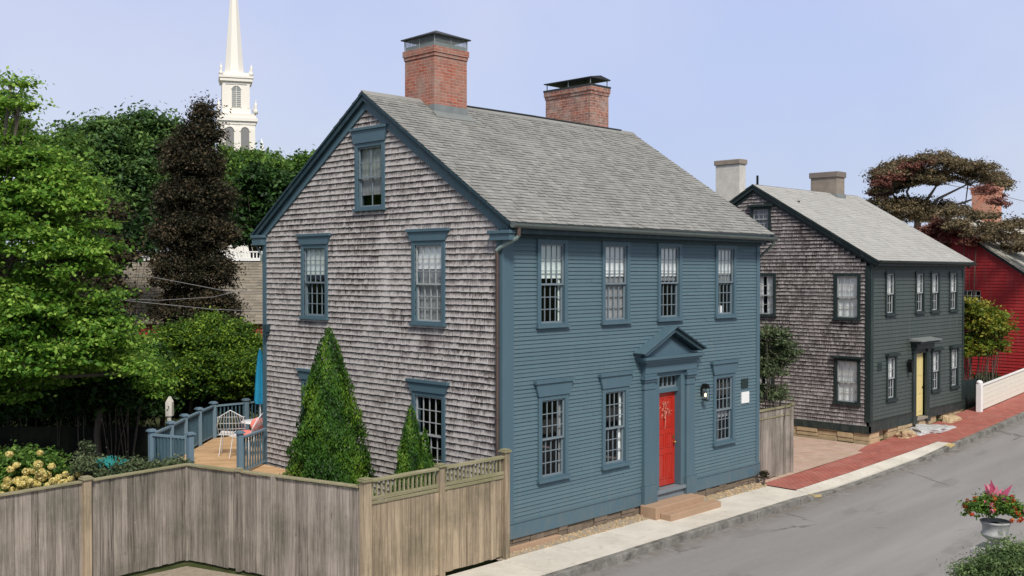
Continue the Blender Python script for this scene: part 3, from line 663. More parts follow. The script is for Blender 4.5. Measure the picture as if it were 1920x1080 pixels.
# lantern
u=6.72; m=MB(); m.fbox(FF,u-.05,u+.05,2.28,2.5,0,.03); m.tube([FF(u,2.36,.02),FF(u,2.30,.10),FF(u,2.56,.13),FF(u,2.60,.13)],.01,6)
m.prism(FF,[(u-.08,2.47),(u+.08,2.47),(u+.02,2.58),(u-.02,2.58)],.05,.21)
for a_ in (-.065,.06):
    for o in (.07,.19): m.fbox(FF,u+a_,u+a_+.008,2.2,2.47,o,o+.008)
m.fbox(FF,u-.06,u+.06,2.18,2.205,.07,.20); ln=m.build('wall_lantern',M['black'],H)
n=NT('lamp_bulb'); n.b.inputs['Emission Color'].default_value=(1,.75,.4,1); n.b.inputs['Emission Strength'].default_value=5; n.fin((1,.8,.5)); BULB=n.m
m=MB(); m.ball(FF(u,2.31,.13),(.026,.026,.045)); m.build('bulb',BULB,ln)
m=MB()
for o in (.072,.198): m.face([FF(u-.06,2.205,o),FF(u+.06,2.205,o),FF(u+.06,2.47,o),FF(u-.06,2.47,o)])
m.build('pane',M['glass'],ln)
m=MB(); m.fbox(FF,8.46,8.76,2.32,2.56,.0,.04); m.build('plaque',M['plaque'],H,bevel=.004)['label']='small dark house plaque'
m=MB(); m.fbox(FF,8.46,8.80,1.94,2.22,.0,.045); m.build('plaque',M['white'],H,bevel=.004)['label']='white house plaque'
m=MB(); m.fbox(FG,8.15,8.3,3.75,3.95,.03,.14); m.fbox(FG,8.18,8.27,3.66,3.75,.05,.16); m.build('floodlight',M['trimd'],H,bevel=.01)
# steps (stone)
m=MB(); m.box(4.27,6.12,-.50,-.06,-.3,.055,.3); m.build('doorstep',M['stonestep'],H,bevel=.015)
m=MB(); m.box(4.42,6.38,-.80,-.505,-.3,-.075,.6); m.build('doorstep',M['stonestep'],H,bevel=.015)
# wreath on the door
m=MB(); random.seed(5)
for i in range(46):
    a_=random.uniform(0,6.28); r=random.uniform(.02,.15)*(1 if random.random()<.7 else 1.3); p=Vector((DX0+.42+r*math.cos(a_),.095+random.uniform(-.02,.01),2.07+r*math.sin(a_)*1.3))
    q=p+Vector((random.uniform(-.07,.07),random.uniform(-.03,.0),random.uniform(-.1,.04))); m.tube([p,q],[.009,.003],4,random.random())
m.tube([(DX0+.42,.09,2.0),(DX0+.43,.085,1.78),(DX0+.41,.085,1.62)],[.012,.009,.004],5)
tag(m.build('door_wreath',plain('dried_flower_stems',(.62,.25,.18),.8)),'spray of pale dried flowers hanging on the red door','wreath')

# ================================================================== DARK GREEN HOUSE
G2=thing('colonial_house','dark green clapboard house with black shingled gable and yellow front door','house'); base(G2,(19.8,4.4,.1))
X0,X1,Y0,Y1=16.23,23.5,.3,8.45; RY2,RZ2=4.36,8.17; E2=5.60
F2=Fr((X0,Y0,0),(1,0,0),(0,0,1),(0,-1,0)); Q2=Fr((X0,Y0,0),(0,1,0),(0,0,1),(-1,0,0))
hf=[];hg=[]; W2w=X1-X0; D2=Y1-Y0
wc=[(0,.47,0,1,M['whitecurt'])]
def U2(a,b,z0,z1,**k): hf.append(window(G2,F2,a-X0,b-X0,z0,z1,M['greentrim'],ms=M['sashw'],cols=3,rows=(2,2),cw=.085,**k))
for i,(a,b) in enumerate(((17.22,17.92),(19.43,20.13),(20.65,21.37),(22.2,22.92))): U2(a,b,3.86,5.27,curtain=[(0,.98,.45,1,M['whitecurt']),(0,.55,0,.45,M['whitecurt'])])
for i,(a,b) in enumerate(((17.33,18.02),(20.74,21.44),(22.32,23.03))): U2(a,b,1.16,2.60,hood=True,curtain=[(0,.98,.45,1,M['whitecurt']),(0,.6,0,.45,M['whitecurt'])])
def V2(a,b,z0,z1,**k): hg.append(window(G2,Q2,a-Y0,b-Y0,z0,z1,M['greentrim'],ms=M['sashw'],cols=3,rows=(2,2),cw=.10,**k))
full=[(0,1,0,1,M['whitecurt'])]; half=[(0,.42,0,1,M['whitecurt']),(.62,1,0,1,M['whitecurt'])]
V2(.60,1.48,3.74,5.22,curtain=full); V2(3.53,4.42,3.76,5.22,curtain=half); V2(.59,1.46,1.10,2.56,hood=True,curtain=full); V2(3.6,4.48,1.1,2.56,hood=True,curtain=half); V2(3.72,4.50,6.60,7.42,hood=True,curtain=[(0,1,0,1,M['lace'])])
hf.append((19.42-X0,20.30-X0,.42,2.62))
clapwall(F2,lambda z:(.16,W2w-.1),.66,5.42,hf,e=.12,o0=.026).build('clapboard_wall',M['green'],G2)
def ext2(z):
    if z<5.5: return (.1,D2-.1)
    k=(z-5.5)/(RZ2-.1-5.5); r=RY2-Y0; return (.1+k*(r-.1), D2-.1-k*(D2-r-.1))
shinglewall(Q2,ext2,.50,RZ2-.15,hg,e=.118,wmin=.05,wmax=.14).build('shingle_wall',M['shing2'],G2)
m=MB(); m.box(X1-.02,X1,Y0+.02,Y1,0,5.5); m.box(X0+.02,X1,Y1-.02,Y1,0,5.5); m.prism(Fr((X1-.01,0,0),(0,1,0),(0,0,1),(1,0,0)),[(Y0,5.5),(Y1,5.5),(RY2,RZ2-.1)],0,.02); m.build('rear_wall',M['green'],G2)
m=MB(); m.fbox(F2,-.03,.16,.62,5.45,0,.036); m.fbox(Q2,0,.15,.62,5.45,0,.036); m.build('corner_board',M['greentrim'],G2)
m=MB(); m.fbox(F2,W2w-.12,W2w+.03,.62,5.45,0,.036); m.build('corner_board',M['greentrim'],G2)
m=MB(); m.fbox(F2,-.05,3.0,.30,.62,0,.05); m.fbox(F2,4.25,W2w+.04,.36,.62,0,.05); m.fbox(Q2,-.05,D2,.27,.50,0,.05); m.fbox(F2,-.05,3.0,.62,.65,0,.065);m.fbox(F2,4.25,W2w+.04,.622,.65,0,.065); m.build('water_table',M['greentrim'],G2)
m=MB(); m.fbox(F2,-.04,W2w+.04,5.34,5.5,0,.05); m.box(X0-.08,X1+.1,Y0-.30,Y0-.052,5.44,5.52); m.box(X0-.08,X1+.1,Y0-.31,Y0-.27,5.52,5.60); m.build('soffit',M['greentrim'],G2)
ang2=math.atan2(RZ2-E2,RY2-Y0+.32); c_,s_=math.cos(ang2),math.sin(ang2); L2=(RY2-Y0+.32)/c_
rooftabs(Fr((X0-.14,Y0-.32,E2),(1,0,0),(0,c_,s_),(0,-s_,c_)),0,W2w+.28,L2,th=.008).build('roof_slope',M['roof2'],G2)
yb=2*RY2-(Y0-.32)
rooftabs(Fr((X0-.14,yb,E2),(1,0,0),(0,-c_,s_),(0,s_,c_)),0,W2w+.28,L2,e=.28,w=.6).build('roof_slope',M['roof2'],G2)
rakes(G2,X0,1,Y0-.32,RY2,yb,E2,RZ2,.20,.05,M['greentrim'],M['greentrim'],.14)
rakes(G2,X1,-1,Y0-.32,RY2,yb,E2,RZ2,.20,.05,M['greentrim'],M['greentrim'],.14)
gutter(G2,X0-.12,X1+.12,Y0-.385,5.585,5.54,M['greentrim'],.055)
m=MB(); m.tube([(X0+.25,RY2+.05,RZ2-.05),(X0+.25,RY2+.05,RZ2+.32)],.04,6); m.build('vent_pipe',M['black'],G2)
c=chimney(G2,21.35,21.95,4.05,5.1,7.6,8.78,M['tanstucco'],False); f=MB(); f.box(21.30,22.0,4.0,5.15,8.74,8.95); f.build('chimney_cap',M['capstone'],c,bevel=.02); f=MB(); f.box(21.31,21.99,4.01,5.14,7.9,8.12); f.build('flashing',M['lead'],c)
c=chimney(G2,18.35,18.75,6.28,7.3,5.5,9.20,M['stucco'],False); c['label']='broad pale stucco chimney at the rear'; f=MB(); f.box(18.30,18.80,6.23,7.35,9.16,9.34); f.build('chimney_cap',M['tanstucco'],c,bevel=.02)
# yellow door
m=MB(); a,b=19.44-X0,20.26-X0
m.fbox(F2,a,b,.46,2.55,-.10,-.06); 
for (p,q) in ((a+.09,a+.37),(a+.45,b-.09)):
    for (r_,t_) in ((.6,1.1),(1.2,1.7),(1.8,2.4)): m.fbox(F2,p,q,r_,t_,-.06,-.05)
d2=m.build('door',M['yellow'],G2,bevel=.004)
m=MB(); m.ball(F2(b-.08,1.4,-.03),.03); m.build('door_knob',M['black'],d2)
m=MB()
for (p,q) in ((a-.22,a),(b,b+.22)): m.fbox(F2,p,q,.3,2.72,0,.08); m.fbox(F2,p-.03,q+.03,.25,.5,0,.11); m.fbox(F2,p-.03,q+.03,2.6,2.72,0,.12)
m.fbox(F2,a,b,2.56,2.72,-.1,.07); m.build('door_casing',M['greentrim'],G2)
m=MB(); m.fbox(F2,a-.28,b+.28,2.72,2.90,0,.22); m.fbox(F2,a-.36,b+.36,2.902,2.98,0,.36); m.build('door_hood',M['greentrim'],G2,bevel=.01)
m=MB(); m.hexa([F2(a-.40,2.985,0),F2(b+.40,2.985,0),F2(b+.40,3.08,0),F2(a-.40,3.08,0),F2(a-.40,2.985,.42),F2(b+.40,2.985,.42),F2(b+.40,3.01,.42),F2(a-.40,3.01,.42)]); m.build('hood_roof',M['lead'],G2)
m=MB(); m.fbox(F2,a,b,.36,.44,-.1,.12); m.build('threshold',M['tanstucco'],G2,bevel=.005)
u=18.85-X0; m=MB(); m.prism(F2,[(u-.05,2.0),(u+.05,2.0),(u+.08,2.3),(u-.08,2.3)],.06,.2); m.prism(F2,[(u-.09,2.3),(u+.09,2.3),(u,2.42)],.05,.21); m.tube([F2(u,2.2,0),F2(u,2.2,.08)],.012); m.build('wall_lantern',M['black'],G2)
m=MB(); m.fbox(F2,16.72-X0,16.98-X0,2.18,2.42,0,.04); m.build('plaque',M['plaque'],G2)
# stone foundation
m=MB(); random.seed(9)
def stones(fr,u0,u1,z0f,z1,skip=()):
    u=u0
    while u<u1:
        e=min(u+random.uniform(.3,.8),u1); z=z0f(u)
        while z<z1(u)-.03:
            h=min(random.uniform(.12,.22),z1(u)-z)
            if not any(s0<(u+e)/2<s1 for s0,s1 in skip): m.fbox(fr,u+.008,e-.008,z+.006,z+h-.006,-.15,random.uniform(-.02,.05),random.random())
            z+=h
        u=e
stones(Q2,0,D2,lambda u:-.25,lambda u:.27); stones(F2,0,W2w,lambda u:zs(X0+u)-.15,lambda u:.36,skip=((.45,1.0),(4.7,5.2)))
m.fbox(F2,.02,W2w,-.2,.36,-.3,-.16); m.build('foundation',M['rock'],G2,bevel=.025)
m=MB(); random.seed(21)
from mathutils import noise as mno
def rock(c,r):
    n0=len(m.v); m.ball(c,r,random.random(),26,18); c=Vector(c)
    for i in range(n0,len(m.v)):
        p=Vector(m.v[i]); d=p-c; q=mno.noise(p*2.3)*.55+mno.noise(p*6)*.25+mno.noise(p*15)*.08; p=c+d*(1+q); p.z=min(p.z,c.z+r[2]*(.75+.25*mno.noise(p*3))); m.v[i]=tuple(p)
    for i in range(len(m.s)): m.s[i]=False
rock((19.55,-.15,.03),(.85,.50,.27)); rock((20.1,-.25,.02),(.6,.42,.20)); rock((19.0,-.1,-.02),(.45,.35,.16))
tag(m.build('rock_doorstep',M['rock2'],G2))
m=MB(); rock((21.4,-.1,.12),(.45,.3,.30)); tag(m.build('boulder',M['rock']),'tan boulder beside the pale rock doorstep of the dark green house','rock')
m=MB(); rock((18.1,-.02,.05),(.5,.28,.26)); tag(m.build('boulder',M['rock']),'low brown boulder left of the rock doorstep','rock')

# ================================================================== RED HOUSE
R3=thing('colonial_house','red clapboard house with pale roof and orange brick chimney beyond the green one','house'); base(R3,(34,3.7,.7))
RX0,RX1,RYA,RYB=30.0,40.0,.15,7.3; RYR,RZR=3.72,7.62; ER=4.95
Q3=Fr((RX0,RYA,0),(0,1,0),(0,0,1),(-1,0,0)); F3=Fr((RX0,RYA,0),(1,0,0),(0,0,1),(0,-1,0)); hr=[]
hr.append(window(R3,Q3,1.85,2.75,3.55,4.55,M['redwall'],ms=M['white'],cols=4,rows=(2,2),cw=.07))
def ext3(z):
    w=RYB-RYA; r=RYR-RYA
    if z<ER: return (.05,w-.05)
    k=(z-ER)/(RZR-.05-ER); return (.05+k*(r-.05), w-.05-k*(w-r-.05))
clapwall(Q3,ext3,.6,RZR-.12,hr,e=.13,o0=.026).build('clapboard_wall',M['redwall'],R3)
clapwall(F3,lambda z:(0,RX1-RX0),.8,ER,[],e=.13).build('clapboard_wall',M['redwall'],R3)
m=MB(); m.box(RX1-.02,RX1,RYA,RYB,.5,ER); m.box(RX0,RX1,RYB-.02,RYB,.5,ER); m.build('rear_wall',M['redwall'],R3)
m=MB(); m.box(RX0+.02,RX1,RYA+.02,RYB-.02,.3,.79); m.build('foundation',M['rock'],R3)
a3=math.atan2(RZR-ER,RYR-RYA+.3); c_,s_=math.cos(a3),math.sin(a3); L3=(RYR-RYA+.3)/c_
rooftabs(Fr((RX0-.15,RYA-.3,ER),(1,0,0),(0,c_,s_),(0,-s_,c_)),0,RX1-RX0+.3,L3,w=.4,e=.18).build('roof_slope',M['roof3'],R3)
rooftabs(Fr((RX0-.15,2*RYR-RYA+.3,ER),(1,0,0),(0,-c_,s_),(0,s_,c_)),0,RX1-RX0+.3,L3,e=.3,w=.6).build('roof_slope',M['roof3'],R3)
rakes(R3,RX0,1,RYA-.3,RYR,2*RYR-RYA+.3,ER,RZR,.16,.05,M['redwall'],M['greentrim'],.13)
c=chimney(R3,34.3,35.2,3.1,4.1,6.8,9.0,M['brick3'],True); f=MB(); f.box(34.22,35.28,3.02,4.18,9.0,9.1); f.build('chimney_cap',M['brick3'],c)

# ================================================================== FENCES
def board_run(fr, u0,u1,z0,z1f, mat, parent, name='board_panel', w=.135, th=.022, o=0):
    m=MB(); u=u0
    while u<u1-.02:
        e=min(u+w*random.uniform(.85,1.15),u1); t=random.random(); j=random.uniform(-.006,.006); zb=z0+random.uniform(-.015,.01)
        m.hexa([fr(u+.003,zb,o+j),fr(e-.003,zb,o+j),fr(e-.003,z1f(e),o+j),fr(u+.003,z1f(u),o+j),fr(u+.003,zb,o+th+j),fr(e-.003,zb,o+th+j),fr(e-.003,z1f(e),o+th+j),fr(u+.003,z1f(u),o+th+j)],t); u=e
    return m.build(name,mat,parent)
def post(fr,u,z0,z1,mat,parent,w=.115,o=-.03,cap=True,capmat=None):
    m=MB(); m.fbox(fr,u-w/2,u+w/2,z0,z1,o,o+w,random.random()); p=m.build('post',mat,parent,bevel=.006)
    if cap:
        c=MB(); c.fbox(fr,u-w/2-.03,u+w/2+.03,z1,z1+.035,o-.03,o+w+.03); c.fbox(fr,u-w/2-.01,u+w/2+.01,z1+.035,z1+.06,o-.01,o+w+.01); c.build('post_cap',capmat or M['fencetop'],p,bevel=.008)
    return p
def frame2(p,q):
    p,q=Vector(p),Vector(q); U=(q-p); U.z=0; Ln=U.length; U.normalize(); return Fr((p.x,p.y,0),U,(0,0,1),Vector((U.y,-U.x,0))),Ln
fe=thing('lattice_top_fence','tan board fence with lattice top rail meeting the corner of the blue house','fence'); base(fe,(-1.8,-.2,-.2))
PA=Vector((-3.50,-.26,0)); PB=Vector((-.20,-.26,0)); fr,Ln=frame2(PA,PB)
board_run(fr,0,Ln,-.16,lambda u:1.38+.02*u/Ln,M['fence2'],fe,w=.15)
for (a,b) in ((0.06,1.60),(1.72,Ln-.05)):
    m=MB(); zt=1.71
    m.fbox(fr,a,b,zt,zt+.05,-.04,.07,.7); m.build('rail',M['fencetop'],fe,bevel=.006); m=MB(); m.fbox(fr,a,b,1.40,1.46,-.02,.05,.4); m.fbox(fr,a,b,1.33,1.39,.024,.045,.3); m.build('rail',M['fencetop'],fe,bevel=.006)
    m=MB(); u=a+.07
    while u<b-.03: m.fbox(fr,u-.016,u+.016,1.46,zt,-.005,.028,random.random()); u+=.098
    m.build('lattice',M['fencetop'],fe)
post(fr,-.02,-.22,1.74,M['fence2'],fe,.15,-.05); post(fr,1.66,-.22,1.76,M['fence2'],fe,.12,-.04); post(fr,Ln,-.22,1.82,M['fence2'],fe,.13,-.05)
fe=thing('board_fence','tall grey weathered board fence turning a corner across the yard','fence'); base(fe,(-4.5,2,-.2))
K=on(352,1050,2,-.2); K2=on(0,930,2,1.60)
zc=1.60
fr,Ln=frame2(K,PA)
board_run(fr,0,Ln,-.18,lambda u:zc-.02+.02*u/Ln,M['fence'],fe)
def toprail(fr,a,b,z,za=None):
    m=MB(); za=z if za is None else za
    m.hexa([fr(a,z,-.05),fr(b,za,-.05),fr(b,za+.035,-.05),fr(a,z+.035,-.05),fr(a,z,.07),fr(b,za,.07),fr(b,za+.035,.07),fr(a,z+.035,.07)],.6); m.build('rail',M['fencetop'],fe,bevel=.006)
toprail(fr,.0,Ln-.1,zc,zc+.02)
post(fr,0.0,-.2,zc,M['fence'],fe,.10,-.04,False)
for px in (450,515):
    # posts at their photographed columns along this run
    best=min((abs(((fr(u,zc)-CAM).dot(RIGHT)/(fr(u,zc)-CAM).dot(FWD))*F+PCX-px),u) for u in [Ln*k/200 for k in range(201)])[1]
    post(fr,best,-.2,zc+.03,M['fence'],fe,.09,.0,px==450)
m=MB(); m.fbox(fr,.1,Ln-.1,.15,.25,-.05,-.01); m.fbox(fr,.1,Ln-.1,1.25,1.35,-.05,-.01); m.build('stringer',M['fence'],fe)
K3=K+(K2-K)*2.6; K3.z=0
fr,Ln=frame2(K3,K)
board_run(fr,0,Ln,-.18,lambda u:zc-.01,M['fence'],fe); toprail(fr,0,Ln,zc)
for px in (157,):
    best=min((abs(((fr(u,zc)-CAM).dot(RIGHT)/(fr(u,zc)-CAM).dot(FWD))*F+PCX-px),u) for u in [Ln*k/400 for k in range(401)])[1]
    p=post(fr,best,-.25,zc+.05,M['fence2'],fe,.13,-.01)
# alley fence
fe=thing('alley_fence','short grey board fence panel closing the gap right of the blue house','fence'); base(fe,(10.2,.1,-.2))
fr,Ln=frame2((9.36,.08,0),(11.05,.08,0))
board_run(fr,0,Ln,-.16,lambda u:1.62,M['fence'],fe)
m=MB(); m.fbox(fr,0,Ln,1.62,1.665,-.04,.06); m.build('rail',M['fencetop'],fe,bevel=.005); m=MB(); m.fbox(fr,0,Ln,1.40,1.44,.022,.04); m.build('rail',M['fencetop'],fe,bevel=.005); post(fr,Ln,-.22,1.66,M['fence'],fe,.11)
post(fr,-.0,-.22,1.6,M['fence'],fe,.09,-.03,False)
# white fence by the red house
fe=thing('white_board_fence','low cream white board fence with round topped end post beside the brick pavement','fence'); base(fe,(27,-.3,.5))
m=MB(); x=23.55; yF=-.30
while x<36:
    e=x+2.0
    for k in range(5):
        za,zb=zs(x)+.04+k*.17,zs(e)+.04+k*.17
        m.hexa([(x,yF+.02,za),(e,yF+.02,zb),(e,yF+.02,zb+.164),(x,yF+.02,za+.164),(x,yF-.01,za),(e,yF-.01,zb),(e,yF-.01,zb+.164),(x,yF-.01,za+.164)],random.random())
    x=e
m.build('board_panel',M['creamfence'],fe)
m=MB(); x=23.55
while x<36: m.hexa([(x,yF+.06,zs(x)+.895),(x+2,yF+.06,zs(x+2)+.895),(x+2,yF+.06,zs(x+2)+.93),(x,yF+.06,zs(x)+.93),(x,yF-.05,zs(x)+.895),(x+2,yF-.05,zs(x+2)+.895),(x+2,yF-.05,zs(x+2)+.93),(x,yF-.05,zs(x)+.93)]); x+=2
m.build('rail',M['white'],fe)
m=MB(); m.box(23.42,23.60,yF-.08,yF+.10,zs(23.5)-.1,zs(23.5)+.98); p=m.build('post',M['white'],fe,bevel=.01); m=MB(); m.ball((23.51,yF+.01,zs(23.5)+1.03),(.11,.11,.09),.5,12,8); m.build('post_cap',M['white'],p)
# dark side gate between green house and white fence
m=MB(); board_run(Fr((23.5,.32,0),(1,0,0),(0,0,1),(0,-1,0)),.06,1.5,.25,lambda u:1.35,M['greentrim'],None,'side_gate')
o=bpy.data.objects['side_gate']; tag(o,'dark green board gate right of the dark green house','gate')
# black fence behind the garden
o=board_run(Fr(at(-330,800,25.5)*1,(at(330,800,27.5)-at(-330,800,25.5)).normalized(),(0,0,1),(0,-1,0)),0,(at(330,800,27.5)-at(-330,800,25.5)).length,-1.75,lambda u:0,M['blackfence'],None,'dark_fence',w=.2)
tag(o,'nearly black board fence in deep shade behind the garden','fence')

# ================================================================== DECK
dk=thing('deck','honey wood deck with grey blue railings behind the blue house','deck'); base(dk,(0,10,.3))
DZ=.80; HT=.95
P={'a':at(450,815,24.1),'b':at(357,815,23.9),'c':at(284,815,24.4),'d':at(320,795,25.7),'e':at(346,775,27.0),'f':at(373,760,28.3),'g':at(400,752,29.6),'h':at(461,745,30.3),'i':at(520,747,31.2)}
ZT=P['b'].z
# the deck floor level from railing top
DZ=ZT-1.0
Pf={k:Vector((v.x,v.y,0)) for k,v in P.items()}
for k in ('a','b','c'): P[k].z=ZT
m=MB()
poly=[Pf['c'],Pf['g'],Pf['h'],Pf['i'],Vector((4,13.5,0)),Vector((4,HD+.05,0)),Vector((-.2,HD+.05,0)),Vector((-.2,6.2,0)),Pf['a']+(Pf['a']-Pf['b'])*.0,Pf['b']]
m.face([(p.x,p.y,DZ) for p in poly]); 
# boards laid across: split floor into thin boards by clipping along camera-right direction
def clip(poly,n,d,keep):
    out=[]
    for i,p in enumerate(poly):
        q=poly[(i+1)%len(poly)]; a=p.dot(n)-d; b=q.dot(n)-d
        if not keep: a,b=-a,-b
        if a>=0: out.append(p)
        if (a>=0)!=(b>=0): out.append(p+(q-p)*(a/(a-b)))
    return out
m=MB(); nrm=Vector((.62,.785,0)); vals=[p.dot(nrm) for p in poly]; v=min(vals)
while v<max(vals):
    pp=clip(clip(poly,nrm,v+.004,True),nrm,v+.136,False)
    if len(pp)>2:
        t=random.random(); m.face([(p.x,p.y,DZ) for p in pp],t); m.face([(p.x,p.y,DZ-.03) for p in reversed(pp)],t)
    v+=.14
m.build('deck_boards',M['deck'],dk)
m=MB()
for p,q in zip(poly,poly[1:]+poly[:1]):
    f_,l_=frame2(p,q)
    if l_>.05: m.fbox(f_,0,l_,DZ-.30,DZ-.035,-.02,.02)
for p in poly: m.box(p.x-.06,p.x+.06,p.y-.06,p.y+.06,-.3,DZ-.04)
m.build('deck_skirt',M['rail'],dk)
def dpost(p,zt):
    m=MB(); m.box(p.x-.06,p.x+.06,p.y-.06,p.y+.06,DZ-.3,zt); o=m.build('post',M['rail'],dk,bevel=.004)
    c=MB(); c.box(p.x-.095,p.x+.095,p.y-.095,p.y+.095,zt,zt+.03); c.box(p.x-.07,p.x+.07,p.y-.07,p.y+.07,zt+.03,zt+.055); c.build('post_cap',M['rail'],o)
def drail(p,q,zt,dense=.10):
    f_,l_=frame2(p,q); m=MB(); m.fbox(f_,.06,l_-.06,zt-.10,zt-.055,-.045,.045); m.build('rail',M['rail'],dk); m=MB(); m.fbox(f_,.06,l_-.06,DZ+.06,DZ+.10,-.02,.02); m.build('rail',M['rail'],dk)
    m=MB(); u=.1
    while u<l_-.08: m.fbox(f_,u-.016,u+.016,DZ+.10,zt-.10,-.016,.016); u+=dense
    m.build('balusters',M['raild'],dk)
for k in 'abcdefgh': dpost(Pf[k],ZT)
drail(Pf['c'],Pf['b'],ZT,.11)
for a,b in ('cd','de','ef','fg','gh','hi'): drail(Pf[a],Pf[b],ZT,.12)
drail(Pf['a'],Vector((-.12,8.2,0)),ZT-.05,.16)
# blue folded umbrella
um=thing('patio_umbrella','folded bright blue patio umbrella by the rear corner of the blue house','umbrella'); pu=at(488,760,28.5); pu.z=0; base(um,pu)
m=MB(); m.tube([(pu.x,pu.y,DZ),(pu.x,pu.y,3.15)],.02); m.build('pole',M['white'],um)
m=MB(); m.lathe((pu.x,pu.y,0),[(.12,1.62),(.145,1.70),(.13,1.95),(.10,2.5),(.05,3.0),(.02,3.12)],32,.5,.22,8); m.build('canopy',M['blue'],um)
# wire chairs and table
def wire_chair(px,py,Dd,rot,label):
    c=at(px,py,Dd); c.z=DZ; t=thing('wire_chair',label,'chair',group='white wire chairs on the deck'); base(t,c)
    R=lambda x,y,z: c+1.3*Vector((x*math.cos(rot)-y*math.sin(rot), x*math.sin(rot)+y*math.cos(rot), z))
    m=MB()
    for sx in (-.2,.2):
        for sy in (-.18,.18): m.tube([R(sx*1.25,sy*1.25,0),R(sx,sy,.42)],.012,5)
    m.build('frame',M['zinc'],t)
    m=MB(); N=9
    for k in range(N+1):
        s=-1+2*k/N
        m.tube([R(s*.24,-.24,.44),R(s*.24,.0,.41),R(s*.25,.22,.44),R(s*.27,.34,.66),R(s*.2,.42,.92-.12*s*s)],.007,4)
        y=-.24+.48*k/N; m.tube([R(-.25,y,.44),R(0,y,.415),R(.25,y,.44)],.007,4)
    for z,y in ((.55,.28),(.67,.34),(.8,.38)): m.tube([R(-.27,y-.03,z),R(0,y,z),R(.27,y-.03,z)],.007,4)
    m.tube([R(-.27,.3,.6),R(-.24,.40,.80),R(0,.43,.94),R(.24,.40,.80),R(.27,.3,.6)],.012,5)
    m.build('wire_seat',M['zinc'],t); return c,R
wire_chair(437,838,27.0,2.5,'white wire chair tilted back at the left of the deck table')
c,R=wire_chair(462,845,26.6,3.6,'white wire chair with a coral cushion in front of the deck table')
m=MB(); m.ball(c+Vector((0,0,.62)),(.26,.26,.07),.5,12,6); m.ball(R(0,.26,.66),(.22,.07,.18),.5,12,6)
tag(m.build('seat_cushion',M['coral']),'coral cushion lying on a white wire chair','cushion')
tb=thing('patio_table','round white topped table on the wooden deck','table'); c=at(488,830,28.0); c.z=DZ; base(tb,c)
m=MB(); m.lathe(c,[(0,.73),(.5,.73),(.52,.715),(.5,.70),(0,.70)],24); m.build('table_top',M['zinc'],tb)
for k in range(4):
    a_=k*math.pi/2+.4; m=MB(); m.tube([c+Vector((.15*math.cos(a_),.15*math.sin(a_),.7)),c+Vector((.38*math.cos(a_),.38*math.sin(a_),0))],.014,5); m.build('leg',M['zinc'],tb)

# ================================================================== BARN + CHURCH
bn=thing('barn','red barn with a shingled roof and white roof railing behind the dark trees','barn')
D0=46.0; o_=at(120,600,D0); o_.z=0; base(bn,o_); fb=Fr(o_,RIGHT,(0,0,1),-FWD)
zw=CAM.z-(607-HOR)/F*D0; zt=CAM.z-(490-HOR)/F*(D0+3.2)
m=MB()
z=-.4
while z<zw: m.hexa([fb(-3,z,0),fb(16,z,0),fb(16,min(z+.15,zw),0),fb(-3,min(z+.15,zw),0),fb(-3,z,.03),fb(16,z,.03),fb(16,min(z+.15,zw),.005),fb(-3,min(z+.15,zw),.005)],random.random()); z+=.15
m.build('clapboard_wall',M['redwall'],bn)
m=MB(); m.fbox(fb,-3,16,-.4,zw,-8,-7.9); m.fbox(fb,-3,-2.9,-.4,zw,-7.9,0); m.fbox(fb,15.9,16,-.4,zw,-7.9,0); m.build('rear_wall',M['redwall'],bn)
run=3.4; aa=math.atan2(zt-zw,run)
frr=Fr(fb(-3.3,zw,.25),RIGHT,FWD*math.cos(aa)+Vector((0,0,math.sin(aa))),-FWD*math.sin(aa)+Vector((0,0,math.cos(aa))))
rooftabs(frr,0,19.6,run/math.cos(aa)+.2,e=.2,w=.35,th=.02).build('roof_slope',M['roofb'],bn)
m=MB(); m.fbox(fb,-3.2,16.2,zt-.10,zt+.02,-5,-3.1); m.build('roof_deck',M['metal'],bn)
m=MB(); m.fbox(fb,-3.2,16.2,zt+.02,zt+.16,-3.3,-3.05); m.fbox(fb,-3.2,16.2,zt+.42,zt+.48,-3.2,-3.12)
u=-3.1
while u<16: m.fbox(fb,u,u+.05,zt+.16,zt+.42,-3.19,-3.14); u+=.16
m.build('roof_railing',M['white'],bn)

DS=160.0; pc_=at(437,500,DS); px2m=DS/F
ch=thing('church','white wooden church steeple with tall tapering spire rising over the trees','church'); base(ch,(pc_.x,pc_.y,-.2))
rt=math.radians(17); UR=RIGHT*math.cos(rt)+FWD*math.sin(rt); UN=-FWD*math.cos(rt)+RIGHT*math.sin(rt)
zpx=lambda y: CAM.z-(y-HOR)*px2m
cc=Vector((pc_.x,pc_.y,0))+RIGHT*(8*px2m)
def stage(mb,c,h,z0,z1):
    fr_=Fr(c,UR,(0,0,1),UN); mb.fbox(fr_,-h,h,z0,z1,-h,h)
def archpoly(u,w,z0,z1,n=10):
    pts=[(u-w,z0),(u+w,z0)]; 
    for k in range(n+1): a_=math.pi*k/n; pts.append((u+w*math.cos(a_), z1-w+w*math.sin(a_)))
    return pts
m=MB(); s1=2.62; stage(m,cc,s1,-1,zpx(238)); m.build('tower',M['cream'],ch)
m=MB(); stage(m,cc,s1+.10,zpx(238),zpx(232)); stage(m,cc,s1+.35,zpx(232),zpx(226)); stage(m,cc,s1+.15,zpx(226),zpx(218)); m.build('cornice',M['cream'],ch)
GS=plain('louvre_shadow_grey',(.22,.215,.21),.8)
c2=cc-RIGHT*(1.5*px2m)
